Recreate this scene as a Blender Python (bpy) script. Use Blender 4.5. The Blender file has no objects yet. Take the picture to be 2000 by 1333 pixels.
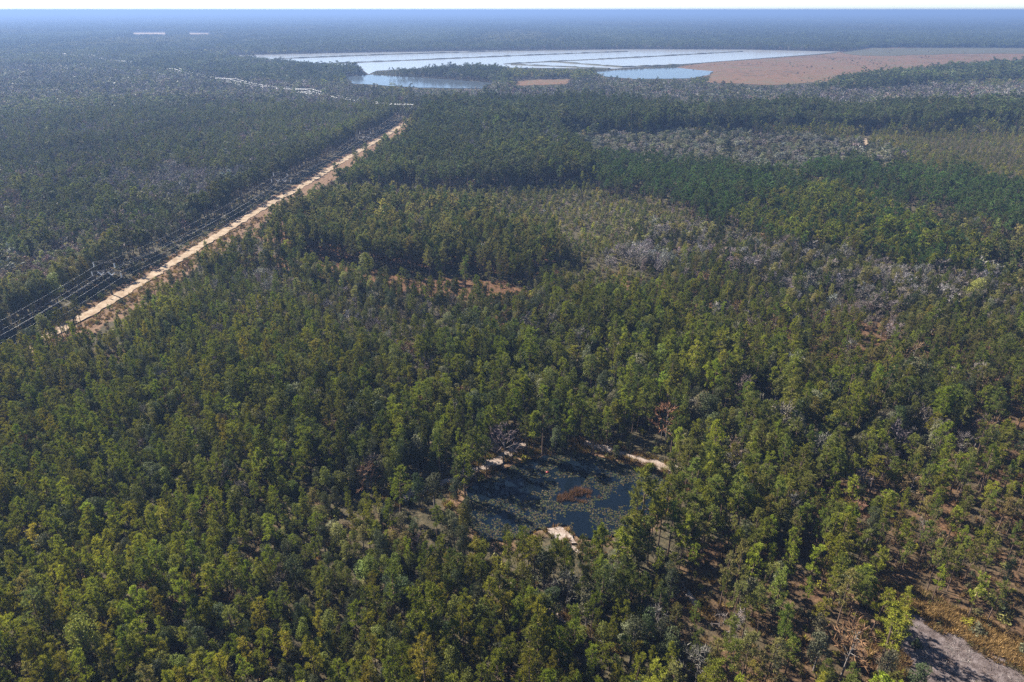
import bpy, math
import numpy as np
from mathutils import Vector

scene = bpy.context.scene
COL = scene.collection
R = math.radians
rng = np.random.default_rng(11)

# ------------------------------------------------------------------ camera, sky, sun, exposure
CAM_H = 110.0
FPX = 1333.0                                   # focal length in pixels of a 2000 px wide frame
PITCH = math.atan((666.5 - 20.0) / FPX)        # the camera looks this far below the horizon
cam_data = bpy.data.cameras.new('camera')
cam_data.sensor_width = 36.0
cam_data.lens = 36.0 * FPX / 2000.0
cam_data.clip_start = 1.0
cam_data.clip_end = 200000.0
cam = bpy.data.objects.new('camera', cam_data)
COL.objects.link(cam)
cam.location = (0, 0, CAM_H)
cam.rotation_euler = (R(90) - PITCH, 0, 0)
scene.camera = cam

SUN_EL, SUN_AZ = R(39), R(146)                 # azimuth counted from +x towards +y: far to the left
sun_vec = Vector((math.cos(SUN_AZ) * math.cos(SUN_EL), math.sin(SUN_AZ) * math.cos(SUN_EL), math.sin(SUN_EL)))
world = bpy.data.worlds.new('World')
scene.world = world
world.use_nodes = True
wn = world.node_tree
wn.nodes.clear()
sky = wn.nodes.new('ShaderNodeTexSky')
sky.sky_type = 'NISHITA'
sky.sun_disc = False
sky.sun_elevation = SUN_EL
sky.sun_rotation = R(90) - SUN_AZ              # measured clockwise from +y
sky.altitude = 100
sky.air_density = 0.6
sky.dust_density = 0.0
sky.ozone_density = 0.4
bg = wn.nodes.new('ShaderNodeBackground')
bg.inputs['Strength'].default_value = 0.062
wo = wn.nodes.new('ShaderNodeOutputWorld')
wn.links.new(sky.outputs[0], bg.inputs[0])
wn.links.new(bg.outputs[0], wo.inputs[0])

sun_data = bpy.data.lights.new('sun', 'SUN')
sun_data.energy = 5.0
sun_data.angle = R(0.53)
sun_data.color = (1.0, 0.93, 0.82)
sun = bpy.data.objects.new('sun', sun_data)
COL.objects.link(sun)
sun.rotation_euler = sun_vec.to_track_quat('Z', 'Y').to_euler()

vs = scene.view_settings
vs.view_transform = 'Standard'
vs.look = 'None'
vs.exposure = 1.45
vs.gamma = 1.0
vs.use_curve_mapping = False
scene.render.engine = 'CYCLES'
cy = scene.cycles
cy.max_bounces = 3
cy.diffuse_bounces = 1
cy.glossy_bounces = 1
cy.transmission_bounces = 1
cy.transparent_max_bounces = 4
cy.volume_bounces = 0
cy.caustics_reflective = False
cy.caustics_refractive = False
cy.use_denoising = False
scene.render.filter_size = 1.2

# ------------------------------------------------------------------ survey: photo pixel <-> ground
CP, SP = math.cos(PITCH), math.sin(PITCH)

def ground_at(u, v, z=0.0):
    """Ground position (x, y) of a photo pixel, for things standing z above the ground."""
    u = np.asarray(u, float); v = np.asarray(v, float)
    a = -(v - 666.5)
    dx = u - 1000.0
    dy = a * SP + FPX * CP
    dz = a * CP - FPX * SP
    t = (z - CAM_H) / dz
    return np.stack([t * dx, t * dy], -1)

def pixel_of(x, y, z):
    q = z - CAM_H
    k = y * CP - q * SP
    return 1000 + FPX * x / k, 666.5 - FPX * (y * SP + q * CP) / k

def in_poly(u, v, poly):
    inside = np.zeros(np.shape(u), bool)
    n = len(poly)
    for i in range(n):
        x1, y1 = poly[i]; x2, y2 = poly[(i + 1) % n]
        if y1 == y2:
            continue
        c = ((y1 > v) != (y2 > v)) & (u < (x2 - x1) * (v - y1) / (y2 - y1) + x1)
        inside ^= c
    return inside

def vnoise(x, y, seed=0):
    """smooth value noise, 0..1"""
    xi = np.floor(x).astype(np.int64); yi = np.floor(y).astype(np.int64)
    fx = x - xi; fy = y - yi
    fx = fx * fx * (3 - 2 * fx); fy = fy * fy * (3 - 2 * fy)
    def h(a, b):
        n = (a * 374761393 + b * 668265263 + seed * 974634773) & 0x7fffffff
        n = ((n ^ (n >> 13)) * 1274126177) & 0x7fffffff
        return ((n ^ (n >> 16)) & 0xffff) / 65535.0
    return (h(xi, yi) * (1 - fx) + h(xi + 1, yi) * fx) * (1 - fy) + (h(xi, yi + 1) * (1 - fx) + h(xi + 1, yi + 1) * fx) * fy

# ------------------------------------------------------------------ materials
def new_mat(name):
    m = bpy.data.materials.new(name)
    m.use_nodes = True
    nt = m.node_tree
    nt.nodes.clear()
    out = nt.nodes.new('ShaderNodeOutputMaterial')
    return m, nt, out

def N(nt, kind, **kw):
    n = nt.nodes.new(kind)
    for k, v in kw.items():
        if k in n.inputs:
            n.inputs[k].default_value = v
        else:
            setattr(n, k, v)
    return n

def ramp(nt, fac, stops):
    r = nt.nodes.new('ShaderNodeValToRGB')
    e = r.color_ramp.elements
    while len(e) < len(stops):
        e.new(0.5)
    for i, (p, c) in enumerate(stops):
        e[i].position = p
        e[i].color = (c[0], c[1], c[2], 1)
    nt.links.new(fac, r.inputs[0])
    return r.outputs[0]

def foliage_material(name, translucent=0.3, spread=0.35, rough=0.6):
    m, nt, out = new_mat(name)
    L = nt.links.new
    at = N(nt, 'ShaderNodeAttribute', attribute_type='INSTANCER', attribute_name='tint')
    geo = N(nt, 'ShaderNodeNewGeometry')
    mr = N(nt, 'ShaderNodeMapRange')
    mr.inputs['To Min'].default_value = 1 - spread
    mr.inputs['To Max'].default_value = 1 + spread
    L(geo.outputs['Random Per Island'], mr.inputs['Value'])
    vm = N(nt, 'ShaderNodeVectorMath', operation='SCALE')
    L(at.outputs['Vector'], vm.inputs[0]); L(mr.outputs[0], vm.inputs['Scale'])
    bs = N(nt, 'ShaderNodeBsdfPrincipled', Roughness=rough)
    bs.inputs['Specular IOR Level'].default_value = 0.08
    tr = N(nt, 'ShaderNodeBsdfTranslucent')
    hs = N(nt, 'ShaderNodeVectorMath', operation='MULTIPLY')
    hs.inputs[1].default_value = (1.25, 1.3, 0.7)
    L(vm.outputs[0], bs.inputs['Base Color']); L(vm.outputs[0], hs.inputs[0]); L(hs.outputs[0], tr.inputs['Color'])
    mx = N(nt, 'ShaderNodeMixShader')
    mx.inputs[0].default_value = translucent
    L(bs.outputs[0], mx.inputs[1]); L(tr.outputs[0], mx.inputs[2]); L(mx.outputs[0], out.inputs[0])
    return m

def plain_material(name, colour, rough=0.8, metallic=0.0, noise=0.0, scale=5.0, spec=0.3):
    m, nt, out = new_mat(name)
    bs = N(nt, 'ShaderNodeBsdfPrincipled', Roughness=rough, Metallic=metallic)
    bs.inputs['Specular IOR Level'].default_value = spec
    bs.inputs['Base Color'].default_value = (*colour, 1)
    if noise:
        co = N(nt, 'ShaderNodeTexCoord')
        tx = N(nt, 'ShaderNodeTexNoise', Scale=scale, Detail=5.0)
        nt.links.new(co.outputs['Object'], tx.inputs['Vector'])
        c = ramp(nt, tx.outputs[0], [(0.3, [k * (1 - noise) for k in colour]), (0.7, [k * (1 + noise) for k in colour])])
        nt.links.new(c, bs.inputs['Base Color'])
    nt.links.new(bs.outputs[0], out.inputs[0])
    return m

M_NEEDLE = foliage_material('pine_needles', 0.28, 0.4)
M_LEAF = foliage_material('broad_leaves', 0.25, 0.35, 0.5)
M_TWIG = foliage_material('bare_twigs', 0.0, 0.35, 0.8)
M_GRASS = foliage_material('dry_grass', 0.25, 0.4, 0.7)
M_BARK = plain_material('pine_bark', (0.14, 0.095, 0.07), 0.9, 0, 0.4, 3.0)
M_GREYBARK = plain_material('grey_bark', (0.20, 0.175, 0.16), 0.9, 0, 0.35, 3.0)

def sand_material(name, a, b, c, scale=0.25, w=0.12):
    m, nt, out = new_mat(name)
    L = nt.links.new
    co = N(nt, 'ShaderNodeTexCoord')
    n1 = N(nt, 'ShaderNodeTexNoise', Scale=scale, Detail=8.0, Roughness=0.65)
    n2 = N(nt, 'ShaderNodeTexNoise', Scale=scale * 9, Detail=4.0, Roughness=0.7)
    L(co.outputs['Object'], n1.inputs['Vector']); L(co.outputs['Object'], n2.inputs['Vector'])
    ad = N(nt, 'ShaderNodeMath', operation='MULTIPLY_ADD')
    ad.inputs[1].default_value = 0.55
    L(n2.outputs[0], ad.inputs[0])
    m2 = N(nt, 'ShaderNodeMath', operation='MULTIPLY')
    m2.inputs[1].default_value = 0.5
    L(n1.outputs[0], m2.inputs[0]); L(m2.outputs[0], ad.inputs[2])
    col = ramp(nt, ad.outputs[0], [(0.515 - w, a), (0.515, b), (0.515 + w, c)])
    bs = N(nt, 'ShaderNodeBsdfPrincipled', Roughness=0.95)
    bs.inputs['Specular IOR Level'].default_value = 0.1
    L(col, bs.inputs['Base Color'])
    bp = N(nt, 'ShaderNodeBump', Strength=0.6, Distance=0.4)
    L(ad.outputs[0], bp.inputs['Height']); L(bp.outputs[0], bs.inputs['Normal'])
    L(bs.outputs[0], out.inputs[0])
    return m

M_ROAD = sand_material('pale_road_sand', (0.20, 0.13, 0.08), (0.32, 0.235, 0.155), (0.45, 0.365, 0.27), 0.3, 0.09)
M_TRACK = sand_material('white_track_sand', (0.20, 0.14, 0.10), (0.30, 0.235, 0.195), (0.43, 0.37, 0.33))
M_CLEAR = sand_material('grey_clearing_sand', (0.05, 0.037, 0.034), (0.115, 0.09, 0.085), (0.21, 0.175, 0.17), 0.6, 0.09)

def water_material(name, colour, rough, wave, spec=0.5, bump=0.04):
    m, nt, out = new_mat(name)
    co = N(nt, 'ShaderNodeTexCoord')
    tx = N(nt, 'ShaderNodeTexNoise', Scale=wave, Detail=3.0)
    nt.links.new(co.outputs['Object'], tx.inputs['Vector'])
    bp = N(nt, 'ShaderNodeBump', Strength=bump, Distance=0.3)
    nt.links.new(tx.outputs[0], bp.inputs['Height'])
    bs = N(nt, 'ShaderNodeBsdfPrincipled', Roughness=rough, IOR=1.333)
    bs.inputs['Base Color'].default_value = (*colour, 1)
    bs.inputs['Specular IOR Level'].default_value = spec
    nt.links.new(bp.outputs[0], bs.inputs['Normal'])
    nt.links.new(bs.outputs[0], out.inputs[0])
    return m

M_WATER = water_material('pond_water', (0.004, 0.008, 0.014), 0.02, 0.8)
M_FARWATER = water_material('reservoir_water', (0.36, 0.37, 0.38), 0.16, 0.05, 0.5, 0.02)  # pale base colour paints in the white glare and haze over the water
M_BLUEWATER = water_material('lagoon_water', (0.08, 0.10, 0.12), 0.12, 0.05, 0.5, 0.02)

# ------------------------------------------------------------------ object helpers
def tag(o, label=None, cat=None, group=None, kind=None):
    if label: o['label'] = label
    if cat: o['category'] = cat
    if group: o['group'] = group
    if kind: o['kind'] = kind
    return o

def link(name, data, parent=None):
    o = bpy.data.objects.new(name, data)
    COL.objects.link(o)
    if parent is not None:
        o.parent = parent
    return o

class Builder:
    """collects vertices and faces (with a material slot for each face)"""
    def __init__(self):
        self.v = []; self.f = []; self.m = []; self.n = 0
    def add(self, verts, faces, mat=0):
        verts = np.asarray(verts, float).reshape(-1, 3)
        self.v.append(verts)
        faces = np.asarray(faces) + self.n
        self.f.extend(faces.tolist())
        self.m.extend([mat] * len(faces))
        self.n += len(verts)
    def tris(self, t, mat=0):
        t = np.asarray(t, float)
        self.add(t.reshape(-1, 3), np.arange(len(t) * 3).reshape(-1, 3), mat)
    def quads(self, q, mat=0):
        q = np.asarray(q, float)
        self.add(q.reshape(-1, 3), np.arange(len(q) * 4).reshape(-1, 4), mat)
    def tube(self, pts, rad, sides=6, mat=0):
        pts = np.asarray(pts, float); n = len(pts)
        d = np.gradient(pts, axis=0)
        d /= np.linalg.norm(d, axis=1)[:, None] + 1e-9
        ref = np.where(np.abs(d[:, 2:3]) > 0.9, np.array([[1.0, 0, 0]]), np.array([[0, 0, 1.0]]))
        a = np.cross(d, ref); a /= np.linalg.norm(a, axis=1)[:, None]
        b = np.cross(d, a)
        th = np.arange(sides) * 2 * np.pi / sides
        rad = np.broadcast_to(np.asarray(rad, float), (n,))
        ring = pts[:, None] + rad[:, None, None] * (np.cos(th)[None, :, None] * a[:, None] + np.sin(th)[None, :, None] * b[:, None])
        f = []
        for i in range(n - 1):
            for j in range(sides):
                k = (j + 1) % sides
                f.append([i * sides + j, i * sides + k, (i + 1) * sides + k, (i + 1) * sides + j])
        self.add(ring, f, mat)
    def box(self, c, s, mat=0):
        c = np.asarray(c, float); s = np.asarray(s, float) / 2
        v = [c + s * np.array([i, j, k]) for k in (-1, 1) for j in (-1, 1) for i in (-1, 1)]
        self.add(v, [[0, 2, 3, 1], [4, 5, 7, 6], [0, 1, 5, 4], [2, 6, 7, 3], [0, 4, 6, 2], [1, 3, 7, 5]], mat)
    def mesh(self, name, mats, smooth=False):
        me = bpy.data.meshes.new(name)
        me.from_pydata(np.concatenate(self.v).tolist(), [], self.f)
        for m in mats:
            me.materials.append(m)
        if len(mats) > 1:
            me.polygons.foreach_set('material_index', self.m)
        if smooth:
            me.polygons.foreach_set('use_smooth', [True] * len(me.polygons))
        me.update()
        return me

def unit(a):
    return a / (np.linalg.norm(a, axis=-1, keepdims=True) + 1e-9)

# ------------------------------------------------------------------ outline data (photo pixels, on the ground)
ROAD = [(-60, 740), (60, 676), (150, 625), (235, 576), (320, 524), (440, 451), (520, 402), (600, 358), (660, 320), (720, 284), (768, 256), (800, 236)]
ROAD_G = ground_at(*np.array(ROAD, float).T)
POND = [(905, 985), (915, 955), (965, 925), (1010, 905), (1070, 890), (1150, 888), (1220, 905), (1290, 930), (1320, 950), (1300, 985),
        (1270, 1010), (1235, 1035), (1180, 1052), (1130, 1045), (1100, 1025), (1060, 1030), (1010, 1050), (950, 1055), (912, 1025)]
POND_G = ground_at(*np.array(POND, float).T)
CLEAR = [(1735, 1200), (1768, 1192), (1815, 1212), (1880, 1248), (1935, 1275), (1990, 1300), (2120, 1385), (1800, 1420), (1770, 1330), (1745, 1260)]
CLEAR_G = ground_at(*np.array(CLEAR, float).T)
TANGRASS = [(1750, 1168), (1810, 1180), (1900, 1195), (1960, 1230), (2100, 1290), (2120, 1385), (1990, 1300), (1880, 1248), (1815, 1212), (1768, 1192)]
SPIT = [(1068, 1033), (1090, 1028), (1118, 1045), (1128, 1062), (1108, 1066), (1085, 1056)]
TRACKS = [   # pale sandy tracks: photo pixels, width in metres
    ([(770, 975), (800, 968), (835, 958), (870, 943), (905, 930), (950, 910), (985, 888), (1010, 872), (1045, 873)], 3.6),
    ([(1130, 866), (1165, 872), (1200, 880), (1235, 893), (1270, 903), (1305, 915), (1340, 922)], 3.4),
    ([(1100, 1060), (1128, 1075), (1150, 1088), (1166, 1103), (1172, 1120)], 1.1),
    ([(950, 1110), (985, 1135), (1030, 1165), (1075, 1195), (1120, 1222), (1165, 1250), (1200, 1265)], 1.2),
    ([(1300, 1125), (1330, 1135), (1372, 1200)], 1.6),
]
FARWATER = [(425, 109.5), (700, 103.5), (1000, 98.7), (1250, 97), (1450, 97.5), (1645, 101.5), (1600, 106), (1320, 127), (1200, 135), (1000, 133), (930, 128),
            (735, 139), (720, 146), (700, 131), (520, 116)]
LEVEES = [
    [(535, 116), (770, 107), (1000, 100.3), (1150, 98.3)],
    [(620, 126), (840, 117), (1000, 110), (1225, 101.5)],
    [(985, 126), (1080, 121), (1260, 112), (1450, 101.5)],
    [(1075, 121), (1140, 126), (1215, 132), (1330, 127)],
    [(1000, 127), (1100, 131), (1190, 136)],
]
SMALLWATER = [(672, 151), (728, 146.5), (736, 147.5), (850, 154), (965, 163), (940, 174), (820, 172), (690, 164)]
BLUEWATER = [(1160, 141), (1260, 135), (1320, 133), (1392, 140), (1385, 147), (1345, 154), (1240, 155), (1180, 150)]
MARSH = [(1300, 139), (1325, 131), (1400, 122), (1605, 107), (1655, 101), (1700, 94), (2300, 94), (2300, 112), (2000, 122), (1750, 141), (1620, 160), (1500, 167), (1380, 162), (1392, 141)]
TANFIELD = [(1000, 160), (1030, 156), (1115, 155), (1110, 165), (1010, 168)]
FARSAND = [[(236, 65.2), (330, 64.5), (326, 67.8), (262, 67.3)], [(360, 65.2), (415, 66.2), (412, 68.2), (366, 67.5)], [(335, 104.5), (425, 106.5), (425, 108), (360, 106.5)], [(1684, 273), (1692, 272), (1697, 284), (1688, 286)]]
GROUNDSTRIP = [(500, 492), (620, 505), (750, 528), (900, 540), (1000, 552), (1060, 585), (1010, 604), (940, 590), (800, 575), (650, 548), (520, 518)]
SHORE = [(912, 1025), (1060, 1020), (1240, 1030), (1232, 1085), (1190, 1125), (1100, 1115), (1030, 1098), (950, 1085)]   # open near bank of the pond
LOGPATCH = [(440, 492), (468, 480), (500, 478), (524, 486), (515, 498), (470, 499)]
POND_VIEW = [(915, 960), (1010, 905), (1150, 888), (1290, 930), (1310, 960), (1230, 1000), (1205, 1040), (1170, 1052), (1130, 1062), (1075, 1045), (1060, 1010), (1010, 1015), (960, 1030), (920, 1010)]   # open line of sight to the water
GLADE = [(950, 572), (1000, 570), (1050, 590), (1010, 605), (960, 600)]
ROWGROUND = [(1660, 668), (1720, 690), (1800, 715), (1700, 725), (1665, 700)]

def dist_to_line(x, y, pts):
    best = np.full(np.shape(x), 1e9)
    for i in range(len(pts) - 1):
        ax, ay = pts[i]; bx, by = pts[i + 1]
        dx, dy = bx - ax, by - ay
        t = np.clip(((x - ax) * dx + (y - ay) * dy) / (dx * dx + dy * dy), 0, 1)
        best = np.minimum(best, np.hypot(x - ax - t * dx, y - ay - t * dy))
    return best

def corridor_offset(x, y):
    """signed metres to the right of the road's middle line, nan beyond its end"""
    rx = np.interp(y, ROAD_G[:, 1], ROAD_G[:, 0])
    return np.where((y > ROAD_G[0, 1] - 60) & (y < ROAD_G[-1, 1] + 12), x - rx, np.nan)

# ------------------------------------------------------------------ zones: what grows where
# species weights: pine, oak (broad evergreen), bare; keep = share of the planting grid that carries a tree
T = dict(
    bright=(0.198, 0.212, 0.027), mid=(0.138, 0.150, 0.033), deep=(0.090, 0.110, 0.034), blue=(0.128, 0.140, 0.066), emerald=(0.082, 0.128, 0.034),
    olive=(0.205, 0.190, 0.062), yellow=(0.245, 0.228, 0.030), dark=(0.060, 0.072, 0.034), greygreen=(0.150, 0.148, 0.086), greyblue=(0.155, 0.152, 0.132),
    bare=(0.25, 0.22, 0.19), pink=(0.27, 0.20, 0.165), brown=(0.19, 0.115, 0.065), palegrey=(0.28, 0.257, 0.238), twig=(0.165, 0.14, 0.12))
ZONES = {
    #             pine  oak  bare  keep  h0   h1   pine tints              oak tints                    bare tints
    'mixed':     (0.55, 0.38, 0.07, 0.92, 0.65, 1.10, ('mid', 'bright', 'deep', 'olive'), ('greygreen', 'dark', 'olive', 'mid'), ('twig', 'brown')),
    'young':     (0.74, 0.24, 0.02, 1.10, 0.50, 1.10, ('mid', 'mid', 'bright', 'bright', 'yellow', 'olive'), ('olive', 'dark', 'mid', 'dark', 'mid', 'olive'), ('twig', 'brown')),
    'open':      (0.88, 0.08, 0.04, 0.62, 0.85, 1.20, ('mid', 'bright', 'mid', 'olive'), ('dark', 'greygreen'), ('brown', 'twig')),
    'lot':       (0.66, 0.29, 0.05, 0.90, 0.68, 1.34, ('mid', 'mid', 'bright', 'deep'), ('dark', 'mid', 'dark', 'greygreen', 'dark'), ('brown', 'twig', 'twig')),
    'leftpine':  (0.62, 0.22, 0.16, 0.95, 0.75, 1.15, ('blue', 'mid', 'blue', 'deep'), ('greygreen', 'dark'), ('bare', 'pink')),
    'grey':      (0.06, 0.20, 0.74, 0.95, 0.70, 1.05, ('blue', 'dark'), ('greygreen', 'greyblue'), ('palegrey', 'palegrey', 'bare')),
    'greymix':   (0.22, 0.33, 0.45, 0.95, 0.70, 1.10, ('blue', 'olive'), ('greygreen', 'olive'), ('bare', 'pink', 'bare')),
    'greyfar':   (0.18, 0.55, 0.27, 0.95, 0.70, 1.15, ('blue', 'dark'), ('greyblue', 'greygreen'), ('bare', 'palegrey', 'pink')),
    'pinkfar':   (0.10, 0.35, 0.55, 0.95, 0.70, 1.05, ('blue',), ('greyblue', 'greygreen'), ('pink', 'palegrey', 'bare')),
    'darkpine':  (0.95, 0.05, 0.00, 0.98, 1.30, 1.70, ('blue', 'deep', 'deep'), ('dark',), ('bare',)),
    'pinegreen': (0.96, 0.04, 0.00, 0.98, 0.90, 1.10, ('emerald', 'emerald', 'deep'), ('dark',), ('pink',)),
    'pinelight': (0.93, 0.05, 0.02, 0.97, 0.85, 1.10, ('mid', 'bright', 'emerald'), ('dark',), ('pink',)),
    'pineblock': (0.95, 0.03, 0.02, 0.86, 1.08, 1.38, ('mid', 'olive', 'deep'), ('dark',), ('bare',)),
    'hardwood':  (0.04, 0.90, 0.06, 0.55, 0.65, 0.95, ('dark',), ('greyblue', 'greygreen', 'greyblue', 'dark'), ('bare',)),
    'olive':     (0.34, 0.60, 0.06, 0.90, 0.32, 0.62, ('olive', 'mid', 'deep'), ('olive', 'olive', 'mid', 'yellow'), ('bare', 'palegrey')),
    'youngpine': (0.80, 0.20, 0.00, 0.95, 0.40, 0.62, ('olive', 'mid', 'yellow'), ('olive', 'yellow'), ('bare',)),
    'bareband':  (0.22, 0.34, 0.44, 0.96, 0.60, 1.05, ('mid', 'dark'), ('greygreen', 'olive', 'mid'), ('bare', 'bare', 'palegrey', 'bare')),
    'pinkband':  (0.20, 0.25, 0.55, 0.95, 0.50, 0.85, ('mid', 'olive'), ('greygreen', 'olive'), ('pink', 'bare')),
    'tallpine':  (0.90, 0.06, 0.04, 0.70, 1.15, 1.50, ('bright', 'mid', 'bright'), ('greygreen', 'dark'), ('brown', 'twig')),
    'edgepine':  (0.90, 0.08, 0.02, 0.97, 1.15, 1.45, ('blue', 'deep', 'mid'), ('greygreen', 'dark'), ('bare',)),
    'scrubmix':  (0.42, 0.40, 0.18, 1.00, 0.40, 0.85, ('olive', 'mid', 'mid', 'deep'), ('olive', 'greygreen', 'mid', 'greygreen'), ('bare', 'palegrey')),
    'rowpine':   (0.76, 0.14, 0.10, 0.72, 0.70, 1.10, ('mid', 'mid', 'bright', 'olive'), ('greygreen', 'dark', 'olive'), ('bare', 'brown')),
    'far':       (0.70, 0.25, 0.05, 1.00, 0.90, 1.30, ('blue', 'deep', 'dark'), ('greygreen', 'dark'), ('bare',)),
}
ZN = list(ZONES)
POLYS = [
    ('far', [(-900, -50), (2900, -50), (2900, 96), (1700, 96), (-900, 104)]),
    ('leftpine', [(-900, 100), (330, 103), (560, 150), (800, 212), (775, 240), (560, 345), (240, 530), (0, 640), (-900, 1000)]),
    ('greyfar', [(-900, 120), (150, 128), (420, 150), (700, 162), (810, 200), (640, 207), (400, 195), (150, 190), (-900, 180)]),
    ('far', [(330, 104), (520, 111), (722, 126), (716, 148), (640, 158), (420, 148), (250, 128)]),
    ('grey', [(180, 348), (300, 325), (540, 326), (560, 340), (500, 372), (380, 378), (200, 375)]),
    ('greymix', [(-300, 560), (40, 500), (170, 462), (245, 500), (225, 545), (80, 605), (-300, 780)]),
    ('pinkband', [(-200, 385), (55, 380), (62, 412), (-200, 440)]),
    ('far', [(740, 137), (900, 124), (985, 128), (1000, 152), (960, 158), (850, 150)]),
    ('greyfar', [(780, 168), (1000, 160), (1170, 152), (1400, 160), (1620, 168), (2500, 150), (2500, 215), (1700, 218), (1300, 222), (1000, 205), (820, 210)]),
    ('pinkfar', [(1590, 188), (1700, 168), (2500, 160), (2500, 200), (1800, 205), (1650, 205)]),
    ('darkpine', [(1590, 168), (1750, 142), (2000, 122), (2500, 92), (2500, 135), (2000, 152), (1800, 163), (1650, 175)]),
    ('darkpine', [(815, 252), (835, 212), (1000, 200), (1300, 216), (1700, 214), (2000, 203), (2500, 195), (2500, 240), (2000, 241), (1500, 243), (1000, 258)]),
    ('edgepine', [(655, 350), (830, 252), (1000, 258), (1130, 262), (1175, 300), (1145, 348), (950, 350), (720, 352)]),
    ('hardwood', [(1100, 262), (1250, 252), (1400, 249), (1600, 254), (1765, 285), (1745, 322), (1500, 328), (1300, 314), (1160, 305)]),
    ('youngpine', [(1600, 250), (2500, 243), (2500, 380), (2000, 350), (1750, 322), (1768, 285)]),
    ('olive', [(650, 356), (950, 352), (1150, 347), (1310, 388), (1480, 462), (1300, 470), (1320, 545), (1180, 565), (1080, 545), (1085, 480), (900, 402), (690, 385)]),
    ('pinegreen', [(1165, 306), (1330, 313), (1480, 332), (1600, 362), (1500, 400), (1400, 420), (1300, 388), (1180, 352)]),
    ('pinelight', [(1400, 415), (1600, 360), (1720, 388), (1860, 440), (1925, 490), (1910, 528), (1700, 505), (1500, 470)]),
    ('pinegreen', [(1515, 330), (1760, 320), (2000, 350), (2500, 380), (2500, 460), (1990, 440), (1830, 402), (1700, 380)]),
    ('pineblock', [(480, 478), (520, 420), (640, 385), (760, 378), (900, 402), (1075, 462), (1085, 500), (1060, 530), (1000, 540), (750, 516), (600, 495)]),
    ('bareband', [(1235, 440), (1330, 415), (1480, 470), (1640, 487), (1800, 520), (1920, 530), (2500, 560), (2500, 640), (1950, 600), (1760, 590), (1560, 560), (1400, 530), (1260, 480)]),
    ('pinkband', [(1570, 570), (1700, 575), (1770, 605), (1700, 625), (1590, 600)]),
    ('grey', [(1180, 480), (1260, 470), (1300, 500), (1230, 510)]),
    ('scrubmix', [(240, 620), (340, 560), (430, 512), (520, 512), (760, 575), (950, 612), (1060, 600), (1140, 572), (900, 640), (700, 640), (500, 610), (320, 640)]),
    ('rowpine', [(1140, 562), (1330, 548), (1600, 602), (1780, 622), (2100, 650), (2500, 640), (2500, 720), (1905, 790), (1520, 680)]),
    ('young', [(-900, 640), (120, 640), (300, 590), (500, 600), (800, 640), (440, 778), (800, 1000), (1157, 1225), (1157, 1500), (-900, 1500)]),
    ('lot', [(440, 778), (800, 668), (1140, 570), (1520, 680), (1900, 790), (1500, 1020), (1157, 1225), (800, 1000)]),
    ('tallpine', [(1290, 985), (1330, 950), (1430, 930), (1480, 980), (1440, 1040), (1380, 1075), (1300, 1085), (1240, 1060), (1240, 1020)]),
    ('bareband', [(1235, 850), (1290, 838), (1335, 860), (1345, 900), (1300, 898), (1250, 880)]),
    ('pinkband', [(1400, 845), (1470, 850), (1470, 890), (1405, 885)]),
    ('pinkband', [(1285, 1010), (1345, 1010), (1360, 1070), (1300, 1090)]),
    ('open', [(1905, 792), (2600, 600), (2600, 1600), (1200, 1600), (1200, 1210), (1560, 990)]),
]

def zone_of(x, y, z=8.0, wob=1.0, mix=False):
    u, v = pixel_of(x, y, z)
    d = np.hypot(x, y)
    amp = wob * 9.0 * FPX / d                                # edges wander by some metres
    u = u + (vnoise(x / 23, y / 23, 3) - 0.5) * amp * 2
    v = v + (vnoise(x / 23, y / 23, 4) - 0.5) * amp * 0.9
    u = u + (vnoise(x / 7, y / 7, 5) - 0.5) * amp * 1.2
    v = v + (vnoise(x / 7, y / 7, 6) - 0.5) * amp * 0.6
    if mix:                                                  # stray seedlings: neighbours mingle across the edges
        u = u + rng.normal(0, 0.22, np.shape(x)) * amp
        v = v + rng.normal(0, 0.10, np.shape(x)) * amp
    zi = np.full(np.shape(x), ZN.index('mixed'))
    for name, poly in POLYS:
        zi[in_poly(u, v, poly)] = ZN.index(name)
    return zi

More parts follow.
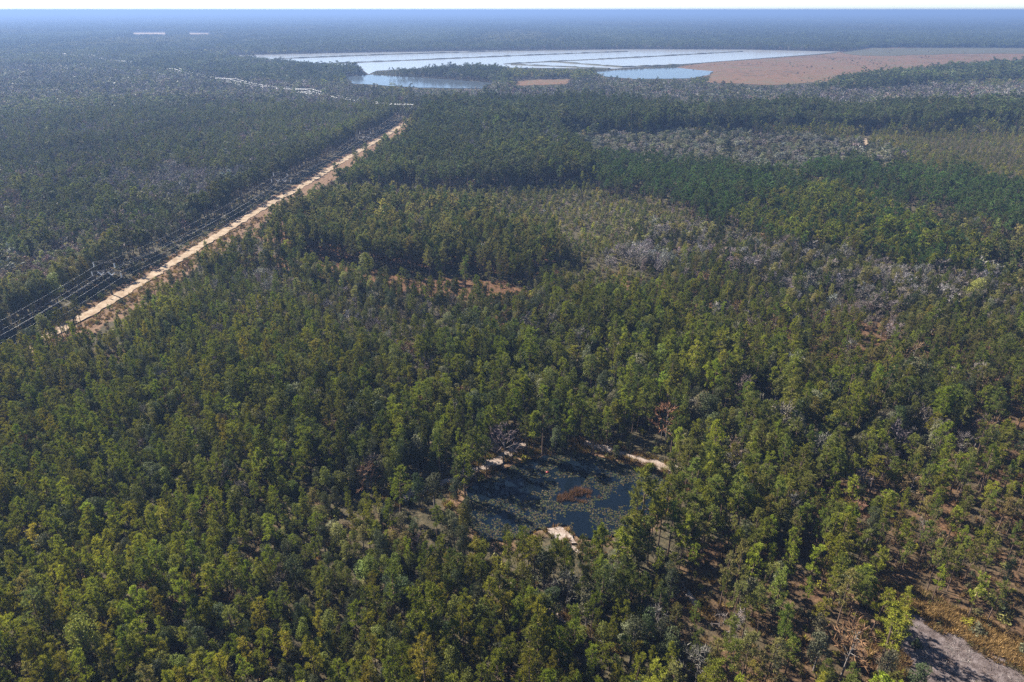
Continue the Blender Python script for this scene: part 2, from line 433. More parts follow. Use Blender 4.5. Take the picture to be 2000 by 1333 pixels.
def treeless(x, y):
    """ground that carries no trees"""
    u, v = pixel_of(x, y, 0.0)
    off = corridor_offset(x, y)
    d = np.hypot(x, y)
    right = np.where(y < 240, 2.5, 9.0) + 6 * (vnoise(x / 14, y / 14, 8) - 0.5) + np.clip((y - 330) / 40, 0, 1) * np.clip((420 - y) / 60, 0, 1) * 14
    left = -17.0 + 4 * (vnoise(x / 11, y / 11, 9) - 0.5)
    bad = np.where(np.isnan(off), False, (off > left) & (off < right))
    # nothing tall stands between the road and its view from the south-east
    ut, vt = pixel_of(x, y, 11.5)
    gt = ground_at(ut, vt)
    offt = corridor_offset(gt[..., 0], gt[..., 1])
    bad |= np.where(np.isnan(offt), False, (offt > -15) & (offt < 5.5 + 7 * (vnoise(x / 14, y / 14, 8) - 0.35)) & (gt[..., 1] > 243))
    for poly in (POND, CLEAR, SPIT, GLADE):
        bad |= in_poly(u, v, poly)
    for poly in (FARWATER, SMALLWATER, BLUEWATER, MARSH, TANFIELD):
        for zt in (0.0, 2.0, 4.0, 6.0, 8.0, 10.0):       # nothing tall hides the far water
            bad |= in_poly(*pixel_of(x, y, zt), poly)
    u4, v4 = pixel_of(x, y, 9.0)
    bad |= in_poly(u4, v4, POND_VIEW) & (vnoise(x / 2.6, y / 2.6, 26) < 0.88)
    g4 = ground_at(u4, v4)
    for pts, w in TRACKS[:2]:
        bad |= (dist_to_line(g4[..., 0], g4[..., 1], ground_at(*np.array(pts, float).T)) < 1.6) & (vnoise(x / 4.5, y / 4.5, 27) < 0.78)
    bad |= in_poly(u, v, SHORE) & (vnoise(x / 2.2, y / 2.2, 23) < 0.93)
    for poly in FARSAND:
        for zt in (-6.0, -3.0, 0.0, 4.0, 8.0, 12.0, 16.0):
            bad |= in_poly(*pixel_of(x, y, zt), poly)
    bad |= in_poly(u, v, TANGRASS) & (vnoise(x / 3, y / 3, 28) < 0.75)
    u3, v3 = pixel_of(x, y, 9.0)
    bad |= in_poly(u3, v3, GROUNDSTRIP) & (vnoise(x / 6, y / 6, 24) < 0.38)
    bad |= in_poly(u, v, LOGPATCH) | in_poly(u3, v3, LOGPATCH)
    bad |= in_poly(u, v, GROUNDSTRIP) & (vnoise(x / 5, y / 5, 21) < 0.78)
    bad |= in_poly(u, v, ROWGROUND) & (vnoise(x / 4, y / 4, 22) < 0.7)
    for pts, w in TRACKS:
        g = ground_at(*np.array(pts, float).T)
        bad |= dist_to_line(x, y, g) < w * 0.5 + 0.9
    # fire break between the two plantations
    g = ground_at(*np.array([(1498, 346), (1600, 372), (1720, 398), (1850, 424)], float).T)
    bad |= dist_to_line(x, y, g) < 6.0
    # the line's second leg, cut through the trees beyond the bend
    g = ground_at(*np.array([(800, 214), (602, 186), (455, 165), (345, 142)], float).T)
    bad |= dist_to_line(x, y, g) < 11.0
    return bad

# ------------------------------------------------------------------ setting: ground, road, tracks, water
def ground_lines(a, b, step, far):
    s = list(np.arange(a, b + 0.1, step))
    g = step
    x = b
    while x < far:
        g *= 1.22
        x += g
        s.append(x)
    return s

xs_r = ground_lines(0, 260, 4, 43000)
xs = np.array(sorted([-k for k in xs_r[1:]] + xs_r))
ys = np.array(sorted([-k for k in ground_lines(0, 40, 20, 6000)[1:]] + ground_lines(40, 420, 4, 43000)))
GX, GY = np.meshgrid(xs, ys)
gz = np.where(np.hypot(GX, GY) < 900, (vnoise(GX / 9, GY / 9, 31) - 0.5) * 0.5, 0.0) - 0.30
nx_, ny_ = len(xs), len(ys)
idx = np.arange(nx_ * ny_).reshape(ny_, nx_)
faces = np.stack([idx[:-1, :-1], idx[:-1, 1:], idx[1:, 1:], idx[1:, :-1]], -1).reshape(-1, 4)
gm = bpy.data.meshes.new('ground')
gm.from_pydata(np.stack([GX.ravel(), GY.ravel(), gz.ravel()], -1).tolist(), [], faces.tolist())
gm.polygons.foreach_set('use_smooth', [True] * len(gm.polygons))
# cover of the ground: share of rusty pine straw, dry grass and dark litter
fx, fy = GX.ravel(), GY.ravel()
zi = zone_of(fx, np.maximum(fy, 30.0), 0.0)
straw = np.isin(zi, [ZN.index(k) for k in ('open', 'pineblock', 'rowpine')]).astype(float)
u_, v_ = pixel_of(fx, np.maximum(fy, 30.0), 0.0)
straw[in_poly(u_, v_, GROUNDSTRIP) | in_poly(u_, v_, ROWGROUND)] = 1
straw[zi == ZN.index('open')] = 0.5
straw[zi == ZN.index('rowpine')] = 0.6
straw[np.isin(zi, [ZN.index('lot')])] = 0.3
straw[np.isin(zi, [ZN.index('young')])] = 0.35
off = corridor_offset(fx, fy)
dry = np.where(np.isnan(off), 0, (off > -7.5) & (off < 16)).astype(float)
dry[in_poly(u_, v_, GLADE) | in_poly(u_, v_, TANGRASS)] = 1
dc = dist_to_line(fx, fy, np.vstack([CLEAR_G, CLEAR_G[:1]]))
dry = np.maximum(dry, np.clip(1.25 - dc / 9, 0, 1))
dp = dist_to_line(fx, fy, np.vstack([POND_G, POND_G[:1]]))
dry = np.maximum(dry, 0.7 * np.clip(1.2 - dp / 6, 0, 1))
ca = gm.attributes.new('cover', 'FLOAT_VECTOR', 'POINT')
ca.data.foreach_set('vector', np.stack([straw, dry, np.zeros_like(dry)], -1).astype(np.float32).ravel())
mg, nt, out = new_mat('forest_floor')
L = nt.links.new
co = N(nt, 'ShaderNodeTexCoord')
n1 = N(nt, 'ShaderNodeTexNoise', Scale=0.09, Detail=7.0, Roughness=0.6)
n2 = N(nt, 'ShaderNodeTexNoise', Scale=1.1, Detail=5.0, Roughness=0.7)
L(co.outputs['Object'], n1.inputs['Vector']); L(co.outputs['Object'], n2.inputs['Vector'])
litter = ramp(nt, n2.outputs[0], [(0.3, (0.035, 0.034, 0.022)), (0.5, (0.07, 0.06, 0.036)), (0.68, (0.12, 0.095, 0.055))])
strawc = ramp(nt, n2.outputs[0], [(0.28, (0.04, 0.024, 0.016)), (0.5, (0.115, 0.062, 0.034)), (0.7, (0.20, 0.115, 0.062))])
dryc = ramp(nt, n2.outputs[0], [(0.28, (0.085, 0.05, 0.03)), (0.5, (0.175, 0.108, 0.066)), (0.7, (0.25, 0.165, 0.10))])
at = N(nt, 'ShaderNodeAttribute', attribute_name='cover')
sx = N(nt, 'ShaderNodeSeparateXYZ')
L(at.outputs['Vector'], sx.inputs[0])
def edge(sock, nz):
    a = N(nt, 'ShaderNodeMath', operation='ADD'); L(sock, a.inputs[0]); L(nz, a.inputs[1])
    b = N(nt, 'ShaderNodeMapRange'); b.inputs['From Min'].default_value = 0.85; b.inputs['From Max'].default_value = 1.15
    L(a.outputs[0], b.inputs[0])
    return b.outputs[0]
m1 = N(nt, 'ShaderNodeMix', data_type='RGBA'); L(edge(sx.outputs[0], n1.outputs[0]), m1.inputs[0]); L(litter, m1.inputs[6]); L(strawc, m1.inputs[7])
m2 = N(nt, 'ShaderNodeMix', data_type='RGBA'); L(edge(sx.outputs[1], n1.outputs[0]), m2.inputs[0]); L(m1.outputs[2], m2.inputs[6]); L(dryc, m2.inputs[7])
bs = N(nt, 'ShaderNodeBsdfPrincipled', Roughness=0.95)
bs.inputs['Specular IOR Level'].default_value = 0.1
L(m2.outputs[2], bs.inputs['Base Color'])
bp = N(nt, 'ShaderNodeBump', Strength=0.7, Distance=0.5)
L(n2.outputs[0], bp.inputs['Height']); L(bp.outputs[0], bs.inputs['Normal'])
L(bs.outputs[0], out.inputs[0])
gm.materials.append(mg)
tag(link('ground', gm), 'flat forest floor of straw, litter and dry grass', kind='structure')

def sheet(name, outline, z, mat, label, wobble=0.0, step=1.5):
    """flat sheet with a fine, uneven outline (metres)"""
    pts = []
    n = len(outline)
    for i in range(n):
        a = np.array(outline[i]); b = np.array(outline[(i + 1) % n])
        k = max(1, int(np.linalg.norm(b - a) / step))
        for j in range(k):
            pts.append(a + (b - a) * j / k)
    pts = np.array(pts)
    if wobble:
        pts = pts + (np.stack([vnoise(pts[:, 0] / 2.3, pts[:, 1] / 2.3, 41), vnoise(pts[:, 0] / 2.3, pts[:, 1] / 2.3, 42)], -1) - 0.5) * 2 * wobble
    import mathutils.geometry as mgeo
    tri = mgeo.tessellate_polygon([[Vector((p[0], p[1], 0)) for p in pts]])
    me = bpy.data.meshes.new(name)
    me.from_pydata([(p[0], p[1], z) for p in pts], [], [t[::-1] for t in tri])
    me.update()
    if me.polygons and sum(p.normal.z for p in me.polygons) < 0:
        me.flip_normals()
    me.materials.append(mat)
    return tag(link(name, me), label, kind='structure')

def ribbon(name, pts, width, z, mat, label, seed=0):
    pts = np.asarray(pts, float)
    seg = np.r_[0, np.cumsum(np.hypot(*np.diff(pts, axis=0).T))]
    s = np.arange(0, seg[-1], 0.8)
    p = np.stack([np.interp(s, seg, pts[:, 0]), np.interp(s, seg, pts[:, 1])], -1)
    k = np.ones(15) / 15
    q = np.stack([np.convolve(np.pad(p[:, i], 7, mode='edge'), k, 'valid') for i in (0, 1)], -1)
    d = unit(np.gradient(q, axis=0))
    nrm = np.stack([-d[:, 1], d[:, 0]], -1)
    wl = width / 2 * (0.7 + 0.75 * vnoise(s / 3.0, s * 0 + seed, 51))
    wr = width / 2 * (0.7 + 0.75 * vnoise(s / 3.0, s * 0 + seed + 9, 52))
    v = np.concatenate([q + nrm * wl[:, None], q - nrm * wr[:, None]])
    n = len(q)
    f = [[i, n + i, n + i + 1, i + 1] for i in range(n - 1)]
    me = bpy.data.meshes.new(name)
    me.from_pydata([(a, b, z) for a, b in v], [], f)
    me.update()
    if me.polygons[0].normal.z < 0:
        me.flip_normals()
    me.materials.append(mat)
    return tag(link(name, me), label, kind='structure')

ribbon('dirt_road', ROAD_G, 5.0, 0.02, M_ROAD, 'straight pale sand road running along the power line', 1)
ribbon('dirt_road_spur', ground_at(*np.array([(772, 246), (790, 245), (800, 240)], float).T), 4.0, 0.03, M_ROAD, 'short sand spur at the far end of the road', 3)
ribbon('dirt_road_bend', ground_at(*np.array([(800, 237), (795, 231), (782, 227), (776, 224)], float).T), 8.0, 0.026, M_ROAD, 'reddish bend where the sand road meets the trees', 4)
for k, (pts, w) in enumerate(TRACKS):
    lab = ['white sand track along the pond bank to the west', 'white sand track behind the pond', 'thin sand path leading down from the sand spit',
           'overgrown sand track below the pond', 'short bare sand track among the pines'][k]
    ribbon('sand_track', ground_at(*np.array(pts, float).T), w, 0.022 + 0.004 * k, M_TRACK, lab, 5 + k)
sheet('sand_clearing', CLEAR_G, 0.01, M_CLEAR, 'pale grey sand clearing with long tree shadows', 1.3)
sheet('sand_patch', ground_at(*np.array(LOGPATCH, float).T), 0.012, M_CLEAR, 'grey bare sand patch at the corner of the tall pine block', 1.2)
sheet('sand_spit', ground_at(*np.array(SPIT, float).T), 0.05, M_TRACK, 'white sand spit on the near shore of the pond', 0.6, 0.8)
sheet('pond_water', POND_G, 0.03, M_WATER, 'dark pond water covered in lily pads', 1.0)
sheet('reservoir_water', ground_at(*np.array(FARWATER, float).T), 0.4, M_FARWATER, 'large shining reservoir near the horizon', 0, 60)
sheet('lagoon_water', ground_at(*np.array(SMALLWATER, float).T), 0.4, M_BLUEWATER, 'small pale lagoon in front of the reservoir', 3, 12)
sheet('inlet_water', ground_at(*np.array(BLUEWATER, float).T), 0.4, M_BLUEWATER, 'blue inlet beside the orange marsh', 4, 12)
M_MARSH = sand_material('marsh_grass', (0.095, 0.066, 0.038), (0.175, 0.090, 0.047), (0.120, 0.090, 0.050), 0.006, 0.055)
sheet('marsh_ground', ground_at(*np.array(MARSH, float).T), 0.2, M_MARSH, 'wide flat marsh of orange brown grass beside the reservoir', 12, 40)
M_MARSHG = sand_material('marsh_sedge', (0.06, 0.065, 0.042), (0.085, 0.082, 0.054), (0.105, 0.095, 0.062), 0.01)
sheet('marsh_sedge_ground', ground_at(*np.array([(1655, 104), (1680, 98), (1712, 94.5), (2300, 94.5), (2300, 104), (1900, 105.5), (1700, 110)], float).T), 0.6, M_MARSHG,
      'green grey sedge along the far edge of the marsh', 25, 60)
sheet('tan_field', ground_at(*np.array(TANFIELD, float).T), 0.2, M_MARSH, 'tan open field before the reservoir', 3, 12)
for i, p in enumerate(FARSAND):
    sheet('sand_field', ground_at(*np.array(p, float).T), 0.5, M_ROAD, ['long bare sand field near the horizon', 'smaller bare sand field near the horizon', 'sand bank at the tip of the reservoir', 'tiny bare sand spot among the grey hardwoods'][i], 0, 200)

# ------------------------------------------------------------------ tree forms
def pine_form(q, seed):
    """slender pine: bare bole, irregular tufted crown. Height 12. returns trunk builder, crown builder"""
    r = np.random.default_rng(seed)
    h = 12.0
    tb, cb = Builder(), Builder()
    bend = r.normal(0, 0.25, 2)
    zz = np.array([-0.4, 1.5, 4, 7, 10, 11.7])
    px_ = np.stack([bend[0] * (zz / h) ** 2, bend[1] * (zz / h) ** 2, zz], -1)
    tb.tube(px_, [0.17, 0.14, 0.12, 0.10, 0.06, 0.02], 6 if q > 1 else 4)
    base = r.uniform(0.38, 0.54) * h
    nb = {3: 24, 2: 15, 1: 10}[q]
    nt_ = {3: 6, 2: 5, 1: 3}[q]
    tri = []
    for i in range(nb):
        t = (i + r.uniform(0, 1)) / nb
        z = base + (h - base) * t
        reach = (0.35 + 1.25 * math.sin(math.pi * min(1, 0.30 + 0.68 * t)) ** 0.9) * r.uniform(0.5, 1.25)
        if t > 0.9:
            reach = 0.4
        a = r.uniform(0, 2 * np.pi)
        o = np.array([bend[0] * (z / h) ** 2, bend[1] * (z / h) ** 2, z])
        rise = r.uniform(0.1, 0.6) * reach
        e = o + np.array([math.cos(a) * reach, math.sin(a) * reach, rise])
        if q >= 2:
            tb.tube([o, (o + e) / 2 + [0, 0, -0.08], e], [0.045, 0.03, 0.012], 3)
        for k in range(nt_):
            s = 1 - (k / nt_) ** 1.2 * 0.75
            c = o + (e - o) * s + r.normal(0, 0.2, 3)
            nbld = {3: 17, 2: 7, 1: 3}[q]
            ln = {3: 0.48, 2: 0.58, 1: 0.9}[q] * r.uniform(0.8, 1.25)
            wd = {3: 0.10, 2: 0.27, 1: 0.62}[q]
            d = unit(r.normal(0, 1, (nbld, 3)) + np.array([math.cos(a) * 0.5, math.sin(a) * 0.5, 0.75]))
            sd = unit(np.cross(d, r.normal(0, 1, (nbld, 3))))
            b0 = c - d * ln * 0.35
            tri.append(np.stack([b0 + sd * wd / 2 + d * ln * .3, b0 + d * ln * 1.3, b0 - sd * wd / 2 + d * ln * .1], 1))
    cb.tris(np.concatenate(tri))
    return tb, cb

def oak_form(q, seed):
    """broad evergreen: forked trunk and a rounded crown of leafy lobes. Height 10"""
    r = np.random.default_rng(seed)
    tb, cb = Builder(), Builder()
    tb.tube([(0, 0, -0.4), (0.05, 0, 2), (0.1, 0.05, 4), (0, 0.1, 7)], [0.24, 0.18, 0.13, 0.05], 6 if q > 1 else 4)
    nl = {3: 11, 2: 8, 1: 6}[q]
    nleaf = {3: 190, 2: 50, 1: 18}[q]
    sz = {3: 0.25, 2: 0.55, 1: 1.0}[q]
    for i in range(nl):
        a = i * 2.4 + r.uniform(-.4, .4)
        t = (i + .5) / nl
        rr = 1.45 * math.sqrt(max(0.02, 1 - t * 0.85)) * r.uniform(0.6, 1.1)
        c = np.array([math.cos(a) * rr, math.sin(a) * rr, 3.6 + 5.2 * t + r.uniform(-.5, .5)])
        rad = np.array([1.05, 1.05, 0.95]) * r.uniform(0.75, 1.2)
        if q >= 2:
            tb.tube([(0.05, 0.05, 2.5 + 2.5 * t), c * [0.5, 0.5, 1] - [0, 0, 0.6], c], [0.08, 0.05, 0.015], 3)
        d = unit(r.normal(0, 1, (nleaf, 3)) + [0, 0, 0.35])
        p = c + d * rad * r.uniform(0.65, 1.08, (nleaf, 1))
        nn = unit(d * 0.6 + r.normal(0, 0.7, (nleaf, 3)) + [0, 0, 0.3])
        s1 = unit(np.cross(nn, r.normal(0, 1, (nleaf, 3))))
        s2 = np.cross(nn, s1)
        w = sz * r.uniform(0.6, 1.2, (nleaf, 1))
        cb.quads(np.stack([p - s1 * w * .6, p - s2 * w * .38, p + s1 * w * .6, p + s2 * w * .38], 1))
    return tb, cb

def bare_form(q, seed):
    """leafless tree: upright limbs dividing into fine twigs. Height 10.5"""
    r = np.random.default_rng(seed)
    tb, cb = Builder(), Builder()
    tb.tube([(0, 0, -0.4), (0, 0, 3), (0.1, 0.1, 6), (0.15, 0.1, 9.5)], [0.16, 0.12, 0.08, 0.02], 5 if q > 1 else 3)
    n1, n2, n3 = {3: (15, 5, 6), 2: (10, 5, 4), 1: (7, 3, 3)}[q]
    wd = {3: (0.085, 0.06), 2: (0.17, 0.13), 1: (0.32, 0.26)}[q]
    tri = []
    for i in range(n1):
        z = 2.8 + 6.2 * (i + r.uniform(0, 1)) / n1
        a = r.uniform(0, 6.283)
        ln = (10.6 - z) * r.uniform(0.32, 0.5) + 0.5
        o = np.array([0.1 * z / 9, 0.1 * z / 9, z])
        d = unit(np.array([math.cos(a), math.sin(a), r.uniform(0.55, 1.2)]))
        tb.tube([o, o + d * ln * 0.55 + [0, 0, -.06], o + d * ln], [0.05, 0.032, 0.01], 3)
        for j in range(n2):
            s = r.uniform(0.3, 1.0)
            p = o + d * ln * s
            d2 = unit(d + r.normal(0, 0.55, 3) + [0, 0, 0.25])
            l2 = ln * r.uniform(0.35, 0.7)
            sd = unit(np.cross(d2, r.normal(0, 1, 3)))
            tri.append([p + sd * wd[0], p + d2 * l2, p - sd * wd[0]])
            for k in range(n3):
                pp = p + d2 * l2 * r.uniform(0.2, 1)
                d3 = unit(d2 + r.normal(0, 0.7, 3) + [0, 0, 0.2])
                l3 = r.uniform(0.5, 1.1)
                sd = unit(np.cross(d3, r.normal(0, 1, 3)))
                tri.append([pp + sd * wd[1], pp + d3 * l3, pp - sd * wd[1]])
    cb.tris(np.array(tri))
    return tb, cb

def bush_form(seed):
    """low evergreen shrub about 1.6 m tall"""
    r = np.random.default_rng(seed)
    tb, cb = Builder(), Builder()
    for i in range(4):
        a = r.uniform(0, 6.28)
        tb.tube([(0, 0, -0.3), (math.cos(a) * 0.4, math.sin(a) * 0.4, 0.9)], [0.04, 0.012], 3)
    n = 150
    d = unit(r.normal(0, 1, (n, 3)) + [0, 0, 0.5]); d[:, 2] = np.abs(d[:, 2])
    lump = 0.75 + 0.35 * np.sin(d[:, :1] * 4 + seed) * np.cos(d[:, 1:2] * 3.3)
    p = d * np.array([1.15, 1.15, 1.5]) * lump * r.uniform(0.55, 1.05, (n, 1)) + [0, 0, 0.15]
    nn = unit(d + r.normal(0, 0.7, (n, 3)))
    s1 = unit(np.cross(nn, r.normal(0, 1, (n, 3)))); s2 = np.cross(nn, s1)
    w = 0.34 * r.uniform(0.6, 1.2, (n, 1))
    cb.quads(np.stack([p - s1 * w * .7, p - s2 * w * .3, p + s1 * w * .7, p + s2 * w * .3], 1))
    return tb, cb

def grass_form(seed):
    r = np.random.default_rng(seed)
    n = 34
    a = r.uniform(0, 6.28, n)
    rr = r.uniform(0, 0.45, n)
    p = np.stack([np.cos(a) * rr, np.sin(a) * rr, np.full(n, -0.2)], -1)
    d = unit(np.stack([np.cos(a) * r.uniform(0, .8, n), np.sin(a) * r.uniform(0, .8, n), np.full(n, 1.0)], -1))
    ln = r.uniform(0.6, 1.25, (n, 1))
    sd = unit(np.cross(d, r.normal(0, 1, (n, 3)))) * 0.075
    cb = Builder()
    cb.tris(np.stack([p - sd, p + d * ln, p + sd], 1))
    return cb

def joined(tb, cb, name, bark, leaf):
    b = Builder()
    b.v = tb.v + cb.v
    b.f = tb.f + [[i + tb.n for i in f] for f in cb.f]
    b.m = [0] * len(tb.f) + [1] * len(cb.f)
    return b.mesh(name, [bark, leaf])

FORMS = {}            # kind -> {quality: [(trunk mesh, crown mesh, joined mesh)]}
for kind, fn, leaf, bark, counts in (('pine', pine_form, M_NEEDLE, M_BARK, {3: 8, 2: 5, 1: 4}), ('oak', oak_form, M_LEAF, M_GREYBARK, {3: 6, 2: 4, 1: 3}),
                                     ('bare', bare_form, M_TWIG, M_GREYBARK, {3: 5, 2: 4, 1: 3})):
    FORMS[kind] = {}
    for q, n in counts.items():
        FORMS[kind][q] = []
        for s in range(n):
            tb, cb = fn(q, 100 * q + s + len(kind) * 1000)
            FORMS[kind][q].append((tb.mesh(kind + '_trunk', [bark]), cb.mesh(kind + '_crown', [leaf]), joined(tb, cb, kind + '_tree', bark, leaf)))
BUSH = []
for s in range(4):
    tb, cb = bush_form(s)
    BUSH.append((tb.mesh('bush_stems', [M_GREYBARK]), cb.mesh('bush_leaves', [M_LEAF]), joined(tb, cb, 'bush', M_GREYBARK, M_LEAF)))

# ------------------------------------------------------------------ scattering
def scatter_tree(coll):
    ng = bpy.data.node_groups.new('scatter', 'GeometryNodeTree')
    ng.interface.new_socket('Geometry', in_out='INPUT', socket_type='NodeSocketGeometry')
    ng.interface.new_socket('Geometry', in_out='OUTPUT', socket_type='NodeSocketGeometry')
    gi = ng.nodes.new('NodeGroupInput'); go = ng.nodes.new('NodeGroupOutput')
    ci = ng.nodes.new('GeometryNodeCollectionInfo')
    ci.inputs['Collection'].default_value = coll
    ci.inputs['Separate Children'].default_value = True
    ci.inputs['Reset Children'].default_value = True
    ip = ng.nodes.new('GeometryNodeInstanceOnPoints')
    ip.inputs['Pick Instance'].default_value = True
    def attr(name, t):
        a = ng.nodes.new('GeometryNodeInputNamedAttribute')
        a.data_type = t
        a.inputs['Name'].default_value = name
        return a.outputs['Attribute']
    er = ng.nodes.new('FunctionNodeEulerToRotation')
    ng.links.new(attr('rot', 'FLOAT_VECTOR'), er.inputs[0])
    ng.links.new(gi.outputs[0], ip.inputs['Points'])
    ng.links.new(ci.outputs[0], ip.inputs['Instance'])
    ng.links.new(attr('form', 'INT'), ip.inputs['Instance Index'])
    ng.links.new(er.outputs[0], ip.inputs['Rotation'])
    ng.links.new(attr('size', 'FLOAT_VECTOR'), ip.inputs['Scale'])
    ng.links.new(ip.outputs[0], go.inputs[0])
    return ng

def scatter(name, meshes, pos, rot, size, form, tint, label, cat):
    coll = bpy.data.collections.new(name + '_forms')
    for i, me in enumerate(meshes):
        coll.objects.link(bpy.data.objects.new('%s_form_%03d' % (name, i), me))
    me = bpy.data.meshes.new(name)
    n = len(pos)
    me.vertices.add(n)
    me.vertices.foreach_set('co', np.asarray(pos, np.float32).ravel())
    for an, t, key, dat in (('rot', 'FLOAT_VECTOR', 'vector', rot), ('size', 'FLOAT_VECTOR', 'vector', size), ('tint', 'FLOAT_VECTOR', 'vector', tint)):
        a = me.attributes.new(an, t, 'POINT')
        a.data.foreach_set(key, np.asarray(dat, np.float32).ravel())
    a = me.attributes.new('form', 'INT', 'POINT')
    a.data.foreach_set('value', np.asarray(form, np.int32))
    o = link(name, me)
    md = o.modifiers.new('scatter', 'NODES')
    md.node_group = scatter_tree(coll)
    return tag(o, label, cat, kind='stuff')

def grid_points(r0, r1, s, half=0.86, jit=0.42):
    ny = np.arange(-20, r1, s)
    nx = np.arange(-r1 * half - 60, r1 * half + 60, s)
    X, Y = np.meshgrid(nx, ny)
    X = X.ravel() + rng.uniform(-jit, jit, X.size) * s
    Y = Y.ravel() + rng.uniform(-jit, jit, Y.size) * s
    d = np.hypot(X, Y)
    k = (d >= r0) & (d < r1) & (np.abs(X) < Y * half + 55) & (Y > 52)
    return X[k], Y[k]

def plant(x, y):
    """species, height, tint and so on for grid points"""
    zi = zone_of(x, y, mix=True)
    P = np.array([ZONES[k][:6] for k in ZN], float)[zi]
    gap = vnoise(x / 19, y / 19, 62) * 0.6 + vnoise(x / 7, y / 7, 63) * 0.4       # small clearings and thin places
    keep = rng.uniform(0, 1, len(x)) < P[:, 3] * (0.72 + 0.5 * vnoise(x / 17, y / 17, 61)) * np.clip((0.80 - gap) / 0.10, 0.12, 1)
    ro = (x * 0.86 - y * 0.51 + 1.6 * vnoise(x / 15, y / 15, 64)) / 5.2                 # planted rows in the open stand
    row = np.abs(ro - np.round(ro)) < 0.24
    keep &= (zi != ZN.index('open')) | row | (rng.uniform(0, 1, len(x)) < 0.25)
    keep &= ~treeless(x, y)
    x, y, zi, P = x[keep], y[keep], zi[keep], P[keep]
    mixn = (vnoise(x / 31, y / 31, 71) - 0.5) * 0.9 + (vnoise(x / 9, y / 9, 72) - 0.5) * 0.5
    w = P[:, :3].copy()
    w[:, 0] *= np.exp(1.6 * mixn); w[:, 1] *= np.exp(-1.6 * mixn); w[:, 2] *= np.exp(2.2 * (vnoise(x / 26, y / 26, 73) - 0.55))
    c = np.cumsum(w, 1); c /= c[:, -1:]
    u = rng.uniform(0, 1, len(x))
    sp = (u > c[:, 0]).astype(int) + (u > c[:, 1]).astype(int)
    hh = P[:, 4] + (P[:, 5] - P[:, 4]) * np.clip(rng.normal(0.5, 0.25, len(x)) + 0.5 * (vnoise(x / 21, y / 21, 74) - 0.5), 0, 1.15)
    hh = np.where(rng.uniform(0, 1, len(x)) < 0.05, hh * 1.28, hh)             # a few trees stand over the rest
    hh *= 0.86 + 0.30 * vnoise(x / 60, y / 60, 76)
    co_ = corridor_offset(x, y)
    edge_ = np.where(np.isnan(co_), False, (co_ < -12) & (co_ > -30) & (vnoise(x * 0, y / 45, 78) > 0.22))
    hh = np.where(edge_, rng.uniform(1.15, 1.5, len(x)), hh)
    sp = np.where(edge_ & (sp == 2), 0, sp)
    tint = np.zeros((len(x), 3))
    big = vnoise(x / 37, y / 37, 75)
    for k, zn in enumerate(ZN):
        for s in range(3):
            m = (zi == k) & (sp == s)
            n = int(m.sum())
            if not n:
                continue
            pal = np.array([T[t] for t in ZONES[zn][6 + s]])
            pick = np.clip((0.6 * rng.uniform(0, 1, n) + 0.4 * big[m]) * len(pal), 0, len(pal) - 1e-3).astype(int)
            tint[m] = pal[pick]
    tint *= (0.74 + 0.5 * vnoise(x / 55, y / 90, 77))[:, None] * rng.lognormal(0, 0.18, (len(x), 1)) * rng.normal(1, 0.06, (len(x), 3)).clip(0.8, 1.2)
    return x, y, zi, sp, hh, tint

RINGS = [(0, 350, 2.8, 3, 1.0), (350, 950, 3.7, 2, 1.15), (950, 2600, 6.2, 1, 1.7)]
KINDS = ['pine', 'oak', 'bare']
acc = {k: [] for k in KINDS}
for r0, r1, s, q, wide in RINGS:
    gx, gy = grid_points(r0, r1, s)
    x, y, zi, sp, hh, tint = plant(gx, gy)
    for si, kind in enumerate(KINDS):
        m = sp == si
        n = int(m.sum())
        lat = hh[m] * wide * rng.uniform(0.85, 1.25, n) * np.where(rng.uniform(0, 1, n) < 0.12, 1.35, 1.0) * ((0.88, 0.86, 1.0) if q == 3 else (1.0, 0.92, 1.0))[si] * np.where(zi[m] == ZN.index('hardwood'), 1.5, 1.0)
        acc[kind].append(dict(pos=np.stack([x[m], y[m], np.full(n, -0.15)], -1), rot=np.stack([rng.normal(0, 0.03, n), rng.normal(0, 0.03, n), rng.uniform(0, 6.283, n)], -1),
                              size=np.stack([lat, lat, hh[m] * rng.uniform(0.92, 1.1, n)], -1), form=rng.integers(0, len(FORMS[kind][q]), n), q=np.full(n, q), tint=tint[m], zone=zi[m]))
gx, gy = grid_points(1000, 2600, 5.5)                    # low growth along the far shores
m = np.zeros(len(gx), bool)
wet = np.zeros(len(gx), bool)
for poly in (FARWATER, SMALLWATER, BLUEWATER, MARSH, TANFIELD):
    for zt in (0.0, 1.5, 3.0):
        wet |= in_poly(*pixel_of(gx, gy, zt), poly)
    for zt in (5.0, 7.5, 10.0, 12.5, 15.0):
        m |= in_poly(*pixel_of(gx, gy, zt), poly)
m &= ~wet
gx, gy = gx[m], gy[m]
n = len(gx)
hs_ = rng.uniform(0.2, 0.36, n)
acc['oak'].append(dict(pos=np.stack([gx, gy, np.full(n, -0.15)], -1), rot=np.stack([np.zeros(n), np.zeros(n), rng.uniform(0, 6.283, n)], -1),
                       size=np.stack([hs_ * 3.2, hs_ * 3.2, hs_], -1), form=rng.integers(0, len(FORMS['oak'][1]), n), q=np.full(n, 1),
                       tint=np.array([T[k] for k in ('greygreen', 'dark', 'deep', 'greyblue')])[rng.integers(0, 4, n)] * rng.lognormal(0, 0.2, (n, 1)), zone=np.zeros(n, int)))
gx, gy = grid_points(0, 330, 3.0)                       # second storey of saplings and small bays under the taller trees
x, y, zi, sp, hh, tint = plant(gx, gy)
m = np.isin(zi, [ZN.index(k) for k in ('young', 'mixed', 'lot')]) & (rng.uniform(0, 1, len(x)) < np.where(zi == ZN.index('lot'), 0.35, 0.8))
n = int(m.sum())
